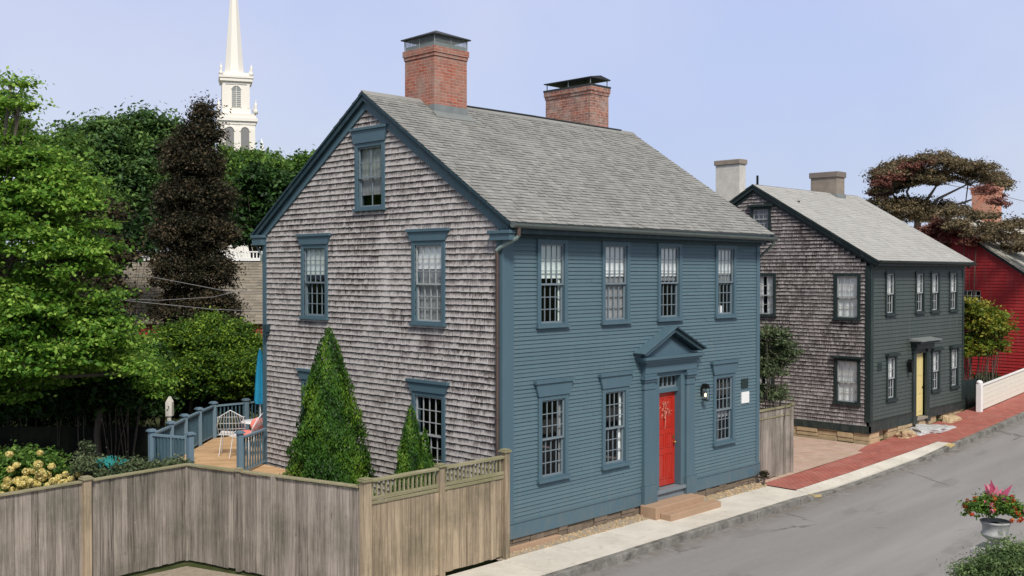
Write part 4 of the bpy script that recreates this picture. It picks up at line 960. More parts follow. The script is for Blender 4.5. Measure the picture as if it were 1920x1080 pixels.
for k,(n_,u_) in enumerate(((UN,UR),(-UR,UN))):
    fr_=Fr(cc,u_,(0,0,1),n_); m=MB()
    for uu in (-1.12,1.12): m.prism(fr_,archpoly(uu,.62,zpx(300),zpx(243)),s1,s1+.02)
    ar=m.build('belfry_arch',GS if k==0 else GS,ch)
    m=MB()
    for uu in (-2.25,0,2.25): m.fbox(fr_,uu-.22,uu+.22,zpx(300),zpx(246),s1,s1+.16)
    for uu in (-1.12,1.12):
        P1=archpoly(uu,.82,zpx(300),zpx(240.5),12)[2:]; P0=archpoly(uu,.62,zpx(300),zpx(243),12)[2:]
        for i in range(len(P0)-1): m.prism(fr_,[P0[i],P1[i],P1[i+1],P0[i+1]],s1+.0,s1+.12)
    m.build('arch_moulding',M['cream'],ch)
s2=1.98
m=MB(); stage(m,c2,s2,zpx(218),zpx(160)); stage(m,c2,s2+.12,zpx(218),zpx(208)); m.build('belfry',M['cream'],ch)
m=MB(); stage(m,c2,s2+.12,zpx(163),zpx(158)); stage(m,c2,s2+.42,zpx(158),zpx(152)); stage(m,c2,s2+.55,zpx(152),zpx(148)); stage(m,c2,s2-.1,zpx(148),zpx(141)); m.build('cornice',M['cream'],ch)
for (n_,u_) in ((UN,UR),(-UR,UN)):
    fr_=Fr(c2,u_,(0,0,1),n_); m=MB(); m.prism(fr_,archpoly(0,.66,zpx(206),zpx(166)),s2,s2+.03); w_=m.build('louvre_window',M['lead'],ch)
    m=MB()
    for uu in (-1.78,1.78): m.fbox(fr_,uu-.18,uu+.18,zpx(207),zpx(163),s2,s2+.12)
    P1=archpoly(0,.82,zpx(206),zpx(164),12); P0=archpoly(0,.66,zpx(206),zpx(166),12)
    for i in range(2,len(P0)-1): m.prism(fr_,[P0[i],P1[i],P1[i+1],P0[i+1]],s2,s2+.10)
    m.fbox(fr_,-.82,-.66,zpx(206),zpx(171),s2,s2+.1); m.fbox(fr_,.66,.82,zpx(206),zpx(171),s2,s2+.1)
    for k in range(9): z=zpx(206)+.3*k; m.fbox(fr_,-.66,.66,z,z+.06,s2+.03,s2+.07)
    m.fbox(fr_,-.035,.035,zpx(206),zpx(168),s2+.03,s2+.09); m.build('window_moulding',M['cream'],w_)
def urnf(c,z,hgt):
    m=MB(); m.lathe((c.x,c.y,z),[(.0,0),(.3,0),(.3,.25*hgt),(.1,.35*hgt),(.26,.55*hgt),(.18,.7*hgt),(.06,.78*hgt),(.03,hgt)],8); m.build('finial',M['cream'],ch)
for sx in (-1,1):
    for sy in (-1,1):
        urnf(c2+UR*sx*(s2+.25)+UN*sy*(s2+.25),zpx(148),2.0); urnf(cc+UR*sx*(s1+.1)+UN*sy*(s1+.1),zpx(218),2.2)
m=MB(); cs=c2-RIGHT*(3.0*px2m); tip=Vector((at(430,0,DS).x,at(430,0,DS).y,zpx(-70)))
ring=[]; 
for k in range(8): a_=2*math.pi*k/8+math.pi/8; ring.append(cs*1+UR*1.55*math.cos(a_)+UN*1.55*math.sin(a_)+Vector((0,0,zpx(141))))
m.idx(ring+[Vector((cs.x,cs.y,zpx(-95)))],[(k,(k+1)%8,8) for k in range(8)]); m.build('spire',M['cream'],ch)
m=MB(); fr_=Fr(cc,UR,(0,0,1),UN); m.fbox(fr_,-8,8,-1,zpx(330),-40,-s1); m.prism(Fr(fr_(0,0,-40),UR,(0,0,1),UN),[(-8.6,zpx(330)),(8.6,zpx(330)),(0,zpx(285))],0,40-s1); m.build('nave',M['cream'],ch)
m=MB(); q=at(491,290,DS+4); m.idx([q+UR*.5+UN*.5,q-UR*.5+UN*.5,q-UR*.5-UN*.5,q+UR*.5-UN*.5,Vector((q.x,q.y,zpx(252)))],[(0,1,4),(1,2,4),(2,3,4),(3,0,4)]); fr_=Fr((q.x,q.y,0),UR,(0,0,1),UN); m.fbox(fr_,-.5,.5,8,q.z,-.5,.5); m.build('turret',M['white'],ch)

# ================================================================== FOLIAGE
def leaf_arrays(P, Nrm, size, asp=.5, tilt=.6, tint=None, curl=.15):
    n=len(P); Nn=Nrm+RNG.normal(0,tilt,(n,3)); Nn/=np.linalg.norm(Nn,axis=1)[:,None]+1e-9
    A=RNG.normal(0,1,(n,3)); A-=Nn*(A*Nn).sum(1)[:,None]; A/=np.linalg.norm(A,axis=1)[:,None]+1e-9; B=np.cross(Nn,A)
    s=size*RNG.uniform(.6,1.35,n)[:,None]
    v=np.stack([P-A*s, P-B*s*asp+Nn*s*curl, P+A*s, P+B*s*asp+Nn*s*curl],1).reshape(-1,3)
    return v, (tint if tint is not None else RNG.uniform(0,1,n))
def leaf_mesh(name, chunks, mat, parent=None):
    V=np.concatenate([c[0] for c in chunks]); T=np.concatenate([c[1] for c in chunks]); n=len(T)
    me=bpy.data.meshes.new(name); me.vertices.add(4*n); me.vertices.foreach_set('co',V.astype(np.float32).ravel())
    me.loops.add(4*n); me.loops.foreach_set('vertex_index',np.arange(4*n,dtype=np.int32))
    me.polygons.add(n); me.polygons.foreach_set('loop_start',np.arange(0,4*n,4,dtype=np.int32)); me.polygons.foreach_set('loop_total',np.full(n,4,dtype=np.int32))
    a=me.attributes.new('tint','FLOAT','FACE'); a.data.foreach_set('value',T.astype(np.float32)); me.materials.append(mat); me.update(); me.validate()
    o=bpy.data.objects.new(name,me); COL.objects.link(o); o.parent=parent; return o
def dirs(n):
    d=RNG.normal(0,1,(n,3)); return d/np.linalg.norm(d,axis=1)[:,None]
def crown(blobs, n, size, cr=(.35,.7), dens=1.0, shell=.55, flat=.75, asp=.5, down=.15, tilt=.6):
    """blobs: [(Vector,(rx,ry,rz))]; leaves sit in clumps on the blobs"""
    vol=np.array([ (r[0]*r[1]*r[2])**(2/3) for c,r in blobs]); vol/=vol.sum(); out=[]; centers=[]
    for (c,r),w in zip(blobs,vol):
        N=int(n*w); c=np.array(c); r=np.array(r); crr=np.mean(cr); M_=max(3,int(dens*6.5*(np.mean(r)/crr)**2))
        d=dirs(M_); d[:,2]=np.where(d[:,2]<-.35,-d[:,2]*.5,d[:,2]); rad=RNG.uniform(shell,1.0,M_)**.6
        cc_=c+d*r*rad[:,None]; cs_=RNG.uniform(*cr,M_); cb=RNG.uniform(0,.45,M_)
        centers.append((cc_,c)); k=RNG.integers(0,M_,N); e=dirs(N); e[:,2]=np.where(e[:,2]<-down,-e[:,2],e[:,2])
        rr=np.abs(RNG.normal(0,.62,N))+.12; ax_=dirs(M_); ax_[:,2]*=.35; P_=cc_[k]+e*(cs_[k]*rr)[:,None]*np.array([1,1,flat])+ax_[k]*(RNG.normal(0,.55,N)*cs_[k])[:,None]
        t=np.clip(cb[k]+.70*RNG.uniform(0,1,N)-.06,0,1)
        out.append(leaf_arrays(P_,e*.5+np.array([0,0,.6]),size,asp,tilt,t))
    return out,centers
def limbs(m, base_, top, centers, r0, k=14):
    m.tube([base_, base_+(top-base_)*.5+Vector((random.uniform(-.1,.1),random.uniform(-.1,.1),0)), top],[r0,r0*.75,r0*.55],8,random.random())
    for cc_,c in centers:
        c=Vector(c); fork=base_+(top-base_)*random.uniform(.55,1)
        mid_=fork+(c-fork)*.55+Vector((0,0,-.15*(c-fork).length*.3)); m.tube([fork,mid_,c],[r0*.42,r0*.28,r0*.16],6,random.random())
        for q in cc_[:k]:
            q=Vector(q); s=mid_+(c-mid_)*random.uniform(.1,1); m.tube([s,(s+q)/2+Vector((0,0,.08)),q],[r0*.13,r0*.08,r0*.03],5,random.random(),False)
def tree(name,label,cat,basep,top,blobs,n,size,mat,r0=.16,bark='bark',group=None,**kw):
    t=thing(name,label,cat,group=group); basep=Vector(basep); base(t,basep)
    ch_,cen=crown(blobs,n,size,**kw); leaf_mesh('crown',ch_,mat,t)
    m=MB(); limbs(m,basep,Vector(top),cen,r0); m.build('trunk',M[bark],t); return t
def B(px,py,D,r,ry=None,rz=None):
    return (at(px,py,D),(r,ry or r,rz or r))
def ground(v): v=Vector(v); v.z=zs(v.x)-.1; return v
tree('leafy_tree','bright green leafy tree filling the left edge above the garden','tree',ground(at(-60,800,24.5)),at(-30,480,24.5),
  [B(-110,330,25,2.3),B(20,330,24.5,1.25,1.2,1.0),B(95,385,24.5,1.2,1.1,1.0),B(30,470,24,1.5),B(120,500,24,1.05,1,.8),B(60,600,24,1.5,1.3,1.1),B(150,620,24.5,.95,.9,.8),B(-60,650,24,2.0),B(60,690,23.6,1.1,1,.7),B(130,670,23.8,.9,.9,.6),B(190,655,24,.7,.7,.45),B(225,690,24.5,.6,.6,.4)]+[(at(x,y,24.2),(.42,.25,.12)) for x,y in ((165,395),(180,430),(196,468),(172,505),(205,560),(228,610),(200,640),(250,700),(60,300),(110,330),(20,160),(36,200))]+[B(-160,900,24,.3),B(5,215,26,.55,.5,.7),B(20,720,25,1.2)],
  150000,.058,L['lime'],.2,cr=(.24,.50),dens=1.3,flat=.5,tilt=.5,asp=.6)
tree('shade_tree','shadowed bushy green tree beneath the bright leafy tree','tree',ground(at(190,800,27)),at(190,720,27),
  [B(225,700,27,1.05,1,.85),B(150,690,27,1.2,1,.9),B(90,740,27.5,1.3,1,.8),B(265,730,27,.6,.6,.5),B(0,720,27.5,1.4)],60000,.055,L['lime'],.12,cr=(.22,.42),dens=1.8,flat=.5)
tree('oak_tree','broad dark green tree behind the barn, crown below left of the steeple','tree',ground(at(235,600,52)),at(230,400,52),
  [B(160,290,52,1.7,1.7,1.3),B(215,285,52,1.9,1.8,1.5),B(275,262,52,1.5,1.5,1.3),B(315,300,52,1.6),B(230,370,52,3.0),B(150,360,52,2.0),B(310,380,52,2.2)],
  95000,.12,L['dark'],.28,'palebark',cr=(.5,.95))
tree('oak_tree','dull olive tree crown between the leafy tree and the dark oak','tree',ground(at(110,600,46)),at(110,400,46),
  [B(110,310,46,1.6,1.6,1.1),B(40,300,46,1.6,1.6,1.2),B(165,420,44,1.1,1,1.6),B(100,420,46,2.2)],22000,.13,L['mid'],.25,cr=(.45,.8))
tree('copper_beech','tall columnar copper beech with almost black brown leaves before the steeple','tree',ground(at(365,740,37)),at(370,300,37),
  [B(385,222,37,.35,.35,.5),B(375,262,37,.75,.7,.7),B(350,290,37,.7,.7,.6),B(366,320,37,1.1,1.0,.9),B(366,385,37,1.35,1.2,1.1),B(365,450,37,1.5,1.3,1.1),B(362,520,37,1.55,1.4,1.1),B(366,590,37,1.6,1.4,1.0),B(360,650,37,1.5,1.3,.9),B(366,450,37.5,1.0,.8,3.2)],
  150000,.052,L['copper'],.22,cr=(.2,.40),dens=1.6,flat=1.3,tilt=.9)
tree('copper_beech','shorter dark bushy tree left of the barn roof','tree',ground(at(195,740,34)),at(195,480,34),
  [B(190,420,34,.7,.7,.7),B(195,490,34,.9,.9,.9),B(190,570,34,1.0,.9,.9),B(170,620,34,1.0)],24000,.08,L['copper'],.16,cr=(.28,.5))
tree('oak_tree','mid green rounded tree crown right of the steeple base','tree',ground(at(480,600,62)),at(480,420,62),
  [B(440,320,62,1.6,1.6,1.3),B(480,325,62,1.6,1.6,1.1),B(460,375,60,2.3),B(510,400,60,2.2),B(470,440,60,2.4)],50000,.12,L['mid'],.3,cr=(.5,1.0))
tree('oak_tree','green tree crown peeking out beside the left roof edge of the blue house','tree',ground(at(570,600,70)),at(560,420,70),
  [B(545,330,70,1.5,1.5,1.1),B(590,345,70,2.0),B(540,400,68,2.5),B(610,420,70,2.5)],22000,.17,L['mid'],.3,cr=(.5,1.0))
def bush(name,label,blobs,n,size,mat,cr=(.15,.3),cat='shrub',parent=None,stem=True,group=None,**kw):
    t=thing(name,label,cat,group=group); b0=blobs[0][0]; base(t,ground(b0)); ch_,cen=crown(blobs,n,size,cr=cr,**kw); leaf_mesh('foliage',ch_,mat,t)
    m=MB()
    for cc_,c in cen:
        g_=ground(c); g_.x+=random.uniform(-.1,.1)
        for q in cc_[:6]: q=Vector(q); m.tube([g_,(g_+q)/2+Vector((random.uniform(-.05,.05),0,.05)),q],[.018,.012,.005],5,.5,False)
    m.build('stems',M['bark'],t); return t,cen
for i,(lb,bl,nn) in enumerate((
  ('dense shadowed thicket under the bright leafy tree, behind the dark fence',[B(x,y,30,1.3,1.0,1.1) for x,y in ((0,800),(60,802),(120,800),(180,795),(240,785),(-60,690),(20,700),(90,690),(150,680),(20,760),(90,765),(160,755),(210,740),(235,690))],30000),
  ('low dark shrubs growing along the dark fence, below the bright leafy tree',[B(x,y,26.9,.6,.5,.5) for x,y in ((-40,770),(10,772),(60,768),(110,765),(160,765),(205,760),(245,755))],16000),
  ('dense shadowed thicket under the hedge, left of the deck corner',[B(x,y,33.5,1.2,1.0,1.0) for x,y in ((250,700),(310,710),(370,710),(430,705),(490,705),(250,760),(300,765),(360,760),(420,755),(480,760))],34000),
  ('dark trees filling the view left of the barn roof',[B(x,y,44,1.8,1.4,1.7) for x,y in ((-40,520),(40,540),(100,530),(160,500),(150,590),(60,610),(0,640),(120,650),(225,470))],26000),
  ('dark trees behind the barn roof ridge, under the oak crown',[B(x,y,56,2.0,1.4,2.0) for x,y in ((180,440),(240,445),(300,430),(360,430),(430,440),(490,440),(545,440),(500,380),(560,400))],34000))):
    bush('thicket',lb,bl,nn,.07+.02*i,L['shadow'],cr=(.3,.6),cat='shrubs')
# hedge
hd=thing('clipped_hedge','thick green hedge with sunlit top behind the deck','hedge'); base(hd,ground(at(360,720,32)))
bl=[B(x,y,32.0,.85,.9,.75) for x,y in ((225,686),(262,684),(300,664),(340,650),(380,646),(420,650),(460,674),(500,680),(540,680))]+[B(x,y,31.5,.9,.7,.6) for x,y in ((250,742),(300,742),(350,738),(405,735),(455,735),(500,740))]+[B(x,y,31.2,1.0,.8,.8) for x,y in ((245,712),(300,712),(350,705),(405,700),(455,705),(500,712))]+[B(395,612,32.3,.5,.5,.35),B(440,622,32.3,.6,.5,.3)]
ch_,cen=crown(bl,100000,.052,cr=(.2,.36),flat=.8,dens=1.4); leaf_mesh('foliage',ch_,L['hedge'],hd)
m=MB()
for x in (250,300,352,400,450,500):
    b_=ground(at(x,760,32)); m.tube([b_,b_+Vector((.1,0,1.2)),at(x+8,690,32)],[.09,.07,.03],6,random.random())
m.build('stems',M['bark'],hd)
# arborvitae
def cone(name,label,c,z0,z1,r,n,size,mat,lobes=(),group=None,seed=1):
    t=thing(name,label,'shrub',group=group); base(t,(c[0],c[1],z0)); rg=np.random.default_rng(seed); out=[]
    for (dx,dy,zt,rb,w) in [(0,0,z1,r,1.0)]+list(lobes):
        N=int(n*w); h=1-np.sqrt(rg.uniform(0,1,N)); h=np.clip(h,0,1)
        th=rg.uniform(0,2*np.pi,N); lump=1+.11*np.sin(th*5+h*9)+.10*np.sin(th*7-h*19+1)+.09*np.sin(h*31+th*4)+.05*np.sin(h*63-th*11)
        rad=rb*((1-h)**.72)*lump*(.70+.30*rg.uniform(0,1,N)**.5+np.where(rg.uniform(0,1,N)<.04,rg.uniform(0,.12,N),0))*(1-.25*np.exp(-h*9))
        P_=np.stack([c[0]+dx*(1-h*.3)+rad*np.cos(th), c[1]+dy*(1-h*.3)+rad*np.sin(th), z0+(zt-z0)*h+rg.normal(0,.02,N)],1)
        Nr=np.stack([np.cos(th),np.sin(th),np.full(N,.3)],1)
        n_=len(P_); Nn=Nr+rg.normal(0,.55,(n_,3)); Nn/=np.linalg.norm(Nn,axis=1)[:,None]
        A=np.array([0,0,1.0])+Nr*.45+rg.normal(0,.3,(n_,3)); A-=Nn*(A*Nn).sum(1)[:,None]; A/=np.linalg.norm(A,axis=1)[:,None]; B_=np.cross(Nn,A)
        s=size*rg.uniform(.6,1.4,n_)[:,None]
        v=np.stack([P_-A*s,P_-B_*s*.38,P_+A*s*1.2,P_+B_*s*.38],1).reshape(-1,3)
        tt=np.clip(.30+.35*np.sin(th*3+h*7)*np.sin(h*11+1)+.55*rg.uniform(0,1,n_)-.1,0,1); out.append((v,tt))
    leaf_mesh('foliage',out,mat,t)
    m=MB(); m.tube([(c[0],c[1],z0-.1),(c[0],c[1],z0+(z1-z0)*.9)],[.09,.02],6); 
    for (dx,dy,zt,rb,w) in lobes: m.tube([(c[0],c[1],z0),(c[0]+dx,c[1]+dy,z0+(zt-z0)*.8)],[.05,.015],6)
    m.build('trunk',M['bark'],t); return t
cp=at(617,880,21.4); cone('arborvitae','tall cone shaped evergreen against the shingled gable',(cp.x,cp.y),-.2,4.12,1.06,52000,.038,L['arb'],seed=2)
cp=at(771,880,19.9); cp2=at(806,880,19.7)-cp
cone('arborvitae','small double topped evergreen in front of the lower gable window',(cp.x,cp.y),-.2,2.72,.52,20000,.032,L['arb'],lobes=[(cp2.x,cp2.y,2.30,.34,.5),(-cp2.x*.5,-cp2.y*.5,2.1,.3,.3)],seed=4)
# garden in front of the dark fence
hy,_=bush('hydrangea_bush','rounded green hydrangea bush with cream yellow flower heads at lower left',[B(60,880,22,.62,.6,.42),B(10,885,22,.5,.5,.4),B(100,895,21.8,.35,.35,.32),B(50,925,22,.7,.6,.4)],9000,.055,L['mid'])
random.seed(12)
fl=[]
for (px,py) in [(random.gauss(85,26),random.gauss(893,17)) for _ in range(34)]+[(random.gauss(18,18),random.gauss(900,22)) for _ in range(20)]:
    c=np.array(at(px,py,21.25+random.uniform(-.12,.12))); e=dirs(150); leaf_mesh('flower_head',[leaf_arrays(c+e*random.uniform(.055,.085)*np.array([1,1,.85]),e,.024,.7,.4)],L['cream'],hy)
bush('garden_perennials','loose green perennials growing above the grey fence beside the deck rail',[B(170,880,21,.3,.3,.25),B(215,885,21,.35,.35,.22),B(260,885,21,.35,.35,.22),B(305,882,21,.3,.3,.18),B(335,880,20.8,.22,.2,.15)],9000,.032,L['sage'],cr=(.10,.2))
bush('tall_weed','wispy dark flowering stalks standing left of the teal netting',[B(165,845,21.3,.13,.12,.22),B(155,865,21.3,.18,.15,.2)],900,.028,L['sage'],cr=(.06,.12),cat='plant')
m=MB(); random.seed(8)
pn=at(210,868,20.9)
for k in range(26):
    a_=random.uniform(-.35,.35); b_=random.uniform(-.35,.35); p=pn+RIGHT*a_; q=pn+RIGHT*b_; m.tube([p+Vector((0,0,.16-abs(a_)*.3)),(p+q)/2+Vector((0,0,-.05)),q+Vector((0,0,-.28))],.008,4)
tag(m.build('garden_netting',M['teal']),'teal garden netting draped over the perennials','netting')
# bird house shaped cream thing between hedge and tree
b_=at(318,770,29.5); m=MB(); f_=Fr((b_.x,b_.y,0),RIGHT,(0,0,1),-FWD); zb=b_.z-.15
m.prism(f_,[(-.09,zb),(.09,zb),(.09,zb+.40),(0,zb+.56),(-.09,zb+.40)],-.09,.09); m.fbox(f_,-.05,.05,-.3,zb,-.05,.05)
tag(m.build('bird_house',M['cream']),'cream bird house on a post in the dark gap left of the deck','bird house')
# bush in the alley
bush('alley_shrub','loose grey green shrub between the blue and dark green houses',[B(1448,640,27.6,.55,.5,.45),B(1440,700,27.6,.55,.5,.5),B(1462,670,27.8,.55,.5,.45),B(1440,745,27.6,.5,.5,.35)],11000,.045,L['sage'],cr=(.13,.28))
bush('yellowing_shrub','green and yellow shrub between dark green house and red house',[B(1835,620,38,.85,.8,.85),B(1862,610,38,.6,.6,.6),B(1825,660,38,.8,.7,.7),B(1815,590,38,.55,.5,.5),B(1850,655,38,.55,.5,.5)],17000,.07,L['yelgreen'],cr=(.22,.4))
bush('low_hedge','low dark hedge behind the white board fence',[B(1850,716,42,.5,.5,.3),B(1880,712,43,.6,.5,.3),B(1915,706,44,.7,.5,.3),B(1950,700,45,.7,.5,.3)],6000,.06,L['shadow'],cr=(.2,.3),cat='hedge')
bush('foundation_weed','small brown dead weed at the right foot of the blue house',[(Vector((9.22,-.22,.02)),(.10,.08,.16))],500,.03,L['copper'],cr=(.04,.07),cat='plant')
# spreading maple
mp=thing('spreading_maple','wide flat topped maple with reddening leaves over the dark green house roof','tree'); DM=50.0; mb_=ground(at(1712,600,DM)); base(mp,mb_)
def fl_b(px,py,rx,rz,D=DM): return (at(px,py,D),(rx*1.1,rx*1.1,rz*1.9))
random.seed(44); olive=[]
for k in range(84):
    px=random.uniform(1645,1880); q=(px-1640)/250; top_=330-32*math.sin(math.pi*min(1,max(0,q)))**.8+ (14 if px>1850 else 0); py=top_+random.uniform(0,46)*(1 if px<1840 else .5)
    olive.append(fl_b(px,py,random.uniform(.30,.62),random.uniform(.14,.24),DM+random.uniform(-1.6,1.6)))
olive+=[fl_b(1650+k*13,385+(k%3)*14,.6,.26,DM-1+.3*(k%4)) for k in range(9)]+[fl_b(1885,346,.32,.12),fl_b(1893,350,.2,.08),fl_b(1690,392,.7,.28),fl_b(1665,385,.5,.22),fl_b(1735,412,.8,.22),fl_b(1775,398,.5,.28),fl_b(1800,405,.5,.30),fl_b(1770,388,.4,.2)]
for k in range(32):
    px=random.uniform(1780,1960); py=392+(px-1790)*.26+random.uniform(0,48); olive.append(fl_b(px,py,random.uniform(.3,.6),random.uniform(.14,.26),random.uniform(40,44)))
redb=[fl_b(1650,350,.5,.14,48.5),fl_b(1668,336,.55,.15,48.5),fl_b(1690,328,.5,.13,49),fl_b(1708,316,.55,.14,48.7),fl_b(1732,308,.5,.12,49),fl_b(1845,362,.5,.16,45),fl_b(1868,385,.4,.16,44),fl_b(1650,370,.5,.25),fl_b(1868,372,.45,.12),fl_b(1660,325,.4,.12)]
ch1,cen1=crown(olive,95000,.06,cr=(.14,.34),flat=.75,dens=.9,shell=.2); leaf_mesh('crown',ch1,L['maple'],mp)
ch2,cen2=crown(redb,10000,.06,cr=(.14,.30),flat=.75,dens=1,shell=.2); leaf_mesh('red_foliage',ch2,L['mapler'],mp)
m=MB(); fk=at(1722,408,DM); m.tube([mb_,at(1714,480,DM),fk],[.24,.2,.17],8)
for (p1,p2,r) in ((at(1738,375,DM),at(1758,345,DM),.12),(at(1690,385,DM),at(1665,352,DM),.10),(at(1760,372,DM),at(1815,345,DM),.10),(at(1700,360,DM),at(1720,325,DM),.08),(at(1775,390,DM),at(1850,365,DM),.09),(at(1780,420,DM),at(1900,440,DM),.09)):
    m.tube([fk,p1,p2],[r,r*.7,r*.35],7)
for cc_,c in cen1+cen2:
    c=Vector(c); tgt=min((at(1690,400,DM),at(1800,410,44),at(1850,425,43),at(1758,345,DM),at(1665,352,DM),at(1815,345,DM),at(1720,325,DM),at(1850,365,DM),at(1900,440,DM),at(1738,375,DM)),key=lambda v:(v-c).length)
    m.tube([tgt,(tgt+c)/2+Vector((random.uniform(-.2,.2),random.uniform(-.2,.2),-.2)),c],[.035,.024,.012],5)
    for q in cc_[:6]: q=Vector(q); m.tube([c,(c+q)/2,q],[.02,.014,.006],4,.5,False)
m.build('trunk',M['palebark'],mp)
# ivy along the rake of the red house
bush('climbing_vine','dark reddish vine along the roof edge of the red house',[(Vector((29.85,y,zr_)),(.25,.55,.35)) for y,zr_ in ((3.6,7.15),(3.0,6.8),(2.4,6.4),(4.3,6.8),(3.9,6.3))],9000,.06,L['mapler'],cr=(.18,.3),cat='vine')

# ---- foreground urn and shrub across the street
PU=at(1866,1016,13.0); ZU=PU.z
ped=thing('stone_pedestal','grey stone pedestal behind the foreground shrub, carrying the flower urn','pedestal'); base(ped,(PU.x,PU.y,-.2))
m=MB(); fp=Fr((PU.x,PU.y,0),(1,0,0),(0,0,1),(0,1,0)); m.fbox(fp,-.17,.17,-.2,ZU-.14,-.17,.17); m.build('shaft',M['urn'],ped,bevel=.01); m=MB(); m.fbox(fp,-.23,.23,ZU-.14,ZU-.08,-.23,.23); m.build('cap',M['urn'],ped,bevel=.01)
ur=thing('flower_urn','grey cast stone urn planted with red and pink flowers at lower right','urn'); base(ur,(PU.x,PU.y,ZU-.08))
m=MB(); m.lathe((PU.x,PU.y,ZU-.08),[(0.000,0.000),(0.096,0.000),(0.096,0.024),(0.052,0.048),(0.048,0.072),(0.089,0.104),(0.155,0.152),(0.170,0.176),(0.170,0.192),(0.148,0.208),(0.152,0.272),(0.170,0.320),(0.185,0.336),(0.174,0.348),(0.148,0.336),(0.000,0.320)],28,.5,.02,14); m.build('bowl',M['urn'],ur)
m=MB(); m.lathe((PU.x,PU.y,ZU-.08),[(.0,.325),(.148,.325)],16); m.build('soil',M['soil'],ur)
fc=Vector((PU.x,PU.y,ZU+.37))
ch_,cen=crown([(fc+Vector((0,0,.02)),(.29,.29,.17)),(fc+RIGHT*.2,(.17,.17,.13)),(fc-RIGHT*.22+Vector((0,0,.0)),(.17,.17,.13)),(fc+Vector((0,0,.12)),(.18,.18,.10))],6500,.024,cr=(.05,.1),asp=.45); 
fl_=thing('potted_flowers','bushy red, orange and pink flowers growing in the grey urn','flowers'); base(fl_,fc)
leaf_mesh('foliage',ch_,L['mid'],fl_)
random.seed(31); fr_,fo=[],[]
for k in range(46):
    a_=random.uniform(0,6.28); e=random.uniform(.1,1.3); R_=.36; p=fc+Vector((R_*math.cos(a_)*math.cos(e)*1.05,R_*math.sin(a_)*math.cos(e)*1.05,.20*math.sin(e)+random.uniform(-.09,.03))); d=dirs(16)
    leaf_mesh('bloom',[leaf_arrays(np.array(p)+d*.022,d,.019,.7,.3)],L['pink'] if k%4==0 else L['redp'],fl_)
m=MB()
for k in range(10):
    a_=random.uniform(-.8,.8); d_=RIGHT*math.sin(a_)+Vector((random.uniform(-.15,.15),random.uniform(-.15,.15),math.cos(a_))); d_.normalize(); p=fc+Vector((0,0,.10)); w_=d_.cross(FWD).normalized()*.04; Lh=random.uniform(.22,.36)
    q=p+d_*Lh; mid_=p+d_*Lh*.55
    m.face([p,mid_+w_,q,mid_-w_],random.random())
m.build('bracts',L['pink'],fl_)
bush('foreground_shrub','dense green shrub in the lower right corner below the urn',[B(1822,1090,12.4,.16,.16,.20),B(1835,1095,12.4,.24,.24,.24),B(1858,1062,12.5,.22,.2,.20),B(1895,1050,12.4,.26,.24,.22),B(1850,1090,12.4,.30,.3,.26),B(1895,1075,12.4,.32,.3,.28),B(1945,1070,12.4,.40,.35,.32),B(1870,1160,12.4,.5,.4,.4),B(1930,1150,12.4,.5,.4,.4)],30000,.022,L['fore'],cr=(.08,.18),asp=.35)

# ---- overhead wires
def wire(pts,label,r=.009):
    m=MB(); m.tube(pts,r,5); tag(m.build('cable',M['wire']),label,'cable')
wire([at(60,555,27),at(200,560,28),at(300,563,29),at(400,557,30),at(470,540,31),at(560,500,31.5)],'sagging overhead cable crossing in front of the copper beech, lowest at its middle')
wire([at(210,505,29),at(300,522,29.5),at(420,545,30),at(520,552,30.5)],'upper thin cable sloping down before the copper beech')
wire([at(200,560,28),at(300,570,28.5),at(400,580,29),at(520,585,30)],'lower thin cable before the barn roof')
wire([at(1770,345,52),at(1850,360,52),at(1980,392,52)],'thin cable crossing the sky beside the orange chimney',.016)
# drain lid and small road details
m=MB(); m.lathe((-4.5,-4.5,zs(0)+ROADH+.002),[(0,.006),(.3,.006),(.32,0)],24)
tag(m.build('manhole_cover',M['metal']),'round iron cover set in the road','manhole')
YP=plain('worn_yellow_paint',(.50,.38,.17),.85)
for xx,lb in ((9.1,'worn yellow painted kerb end left of the driveway'),(17.4,'worn yellow painted kerb end right of the driveway')):
    m=MB(); za=zs(xx)-drp(xx)+.012; zb=zs(xx+.5)-drp(xx+.5)+.012
    m.hexa([(xx,KERB+.15,za-.05),(xx+.35,KERB+.15,zb-.05),(xx+.35,KERB+.15,zb+.006),(xx,KERB+.15,za+.006),(xx,KERB-.04,za-.05),(xx+.35,KERB-.04,zb-.05),(xx+.35,KERB-.04,zb+.006),(xx,KERB-.04,za+.006)])
    tag(m.build('kerb_paint',YP),kind='structure')

# ------------------------------------------------------------------ put each Empty at its thing's base
for o,loc in THING_LOC:
    o.location=loc
    for ch_ in o.children: ch_.location=-loc
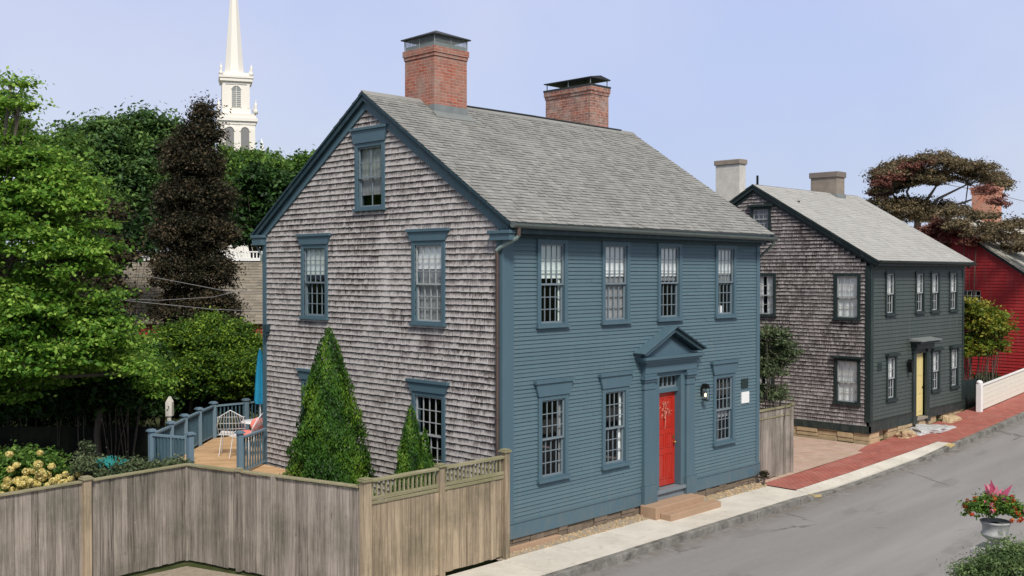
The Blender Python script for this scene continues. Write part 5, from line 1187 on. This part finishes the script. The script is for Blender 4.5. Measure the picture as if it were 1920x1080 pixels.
# ------------------------------------------------------------------ light, sky, camera
SUN=Vector((-.36,-.60,.74)).normalized()
el=math.asin(SUN.z); az=math.atan2(SUN.x,SUN.y)
ld=bpy.data.lights.new('sun','SUN'); ld.energy=3.8; ld.angle=math.radians(12); ld.color=(1,.955,.89); lo_=bpy.data.objects.new('sun',ld); COL.objects.link(lo_)
lo_.rotation_euler=SUN.to_track_quat('Z','Y').to_euler()
w=bpy.data.worlds.new('World'); S.world=w; w.use_nodes=True; nt=w.node_tree; bg=nt.nodes['Background']
sky=nt.nodes.new('ShaderNodeTexSky'); sky.sky_type='NISHITA'; sky.sun_disc=False; sky.sun_elevation=el; sky.sun_rotation=az; sky.air_density=1; sky.dust_density=2.5; sky.ozone_density=2
tc=nt.nodes.new('ShaderNodeTexCoord'); sp=nt.nodes.new('ShaderNodeSeparateXYZ'); nt.links.new(tc.outputs['Generated'],sp.inputs[0])
rp=nt.nodes.new('ShaderNodeValToRGB'); rp.color_ramp.elements[0].position=0; rp.color_ramp.elements[0].color=(6.3,7.2,8.8,1); rp.color_ramp.elements[1].position=.62; rp.color_ramp.elements[1].color=(5.0,4.95,5.0,1); e=rp.color_ramp.elements.new(.30); e.color=(6.1,6.8,9.6,1)
e=rp.color_ramp.elements.new(.16); e.color=(6.2,7.0,9.4,1)
nt.links.new(sp.outputs[2],rp.inputs[0])
nz=nt.nodes.new('ShaderNodeTexNoise'); nz.inputs['Scale'].default_value=3.4; nz.inputs['Detail'].default_value=5; nt.links.new(tc.outputs['Generated'],nz.inputs['Vector'])
cr_=nt.nodes.new('ShaderNodeValToRGB'); cr_.color_ramp.elements[0].position=.35; cr_.color_ramp.elements[0].color=(.90,.93,1.0,1); cr_.color_ramp.elements[1].position=.7; cr_.color_ramp.elements[1].color=(1.09,1.05,.99,1); nt.links.new(nz.outputs[0],cr_.inputs[0])
ml=nt.nodes.new('ShaderNodeMix'); ml.data_type='RGBA'; ml.blend_type='MULTIPLY'; ml.inputs['Factor'].default_value=1; nt.links.new(rp.outputs[0],ml.inputs['A']); nt.links.new(cr_.outputs[0],ml.inputs['B'])
mx=nt.nodes.new('ShaderNodeMix'); mx.data_type='RGBA'; mx.inputs['Factor'].default_value=.88; nt.links.new(sky.outputs[0],mx.inputs['A']); nt.links.new(ml.outputs['Result'],mx.inputs['B'])
nt.links.new(mx.outputs['Result'],bg.inputs[0]); bg.inputs[1].default_value=.10
cd=bpy.data.cameras.new('camera'); cd.sensor_width=36; cd.lens=36*F/1920; cd.clip_end=3000; cd.clip_start=.1
co=bpy.data.objects.new('camera',cd); COL.objects.link(co); co.location=CAM
co.rotation_euler=(-CF).to_track_quat('Z','Y').to_euler(); S.camera=co
S.view_settings.view_transform='Standard'; S.view_settings.look='None'; S.view_settings.exposure=0; S.view_settings.gamma=1
S.render.engine='CYCLES'; S.cycles.use_denoising=True
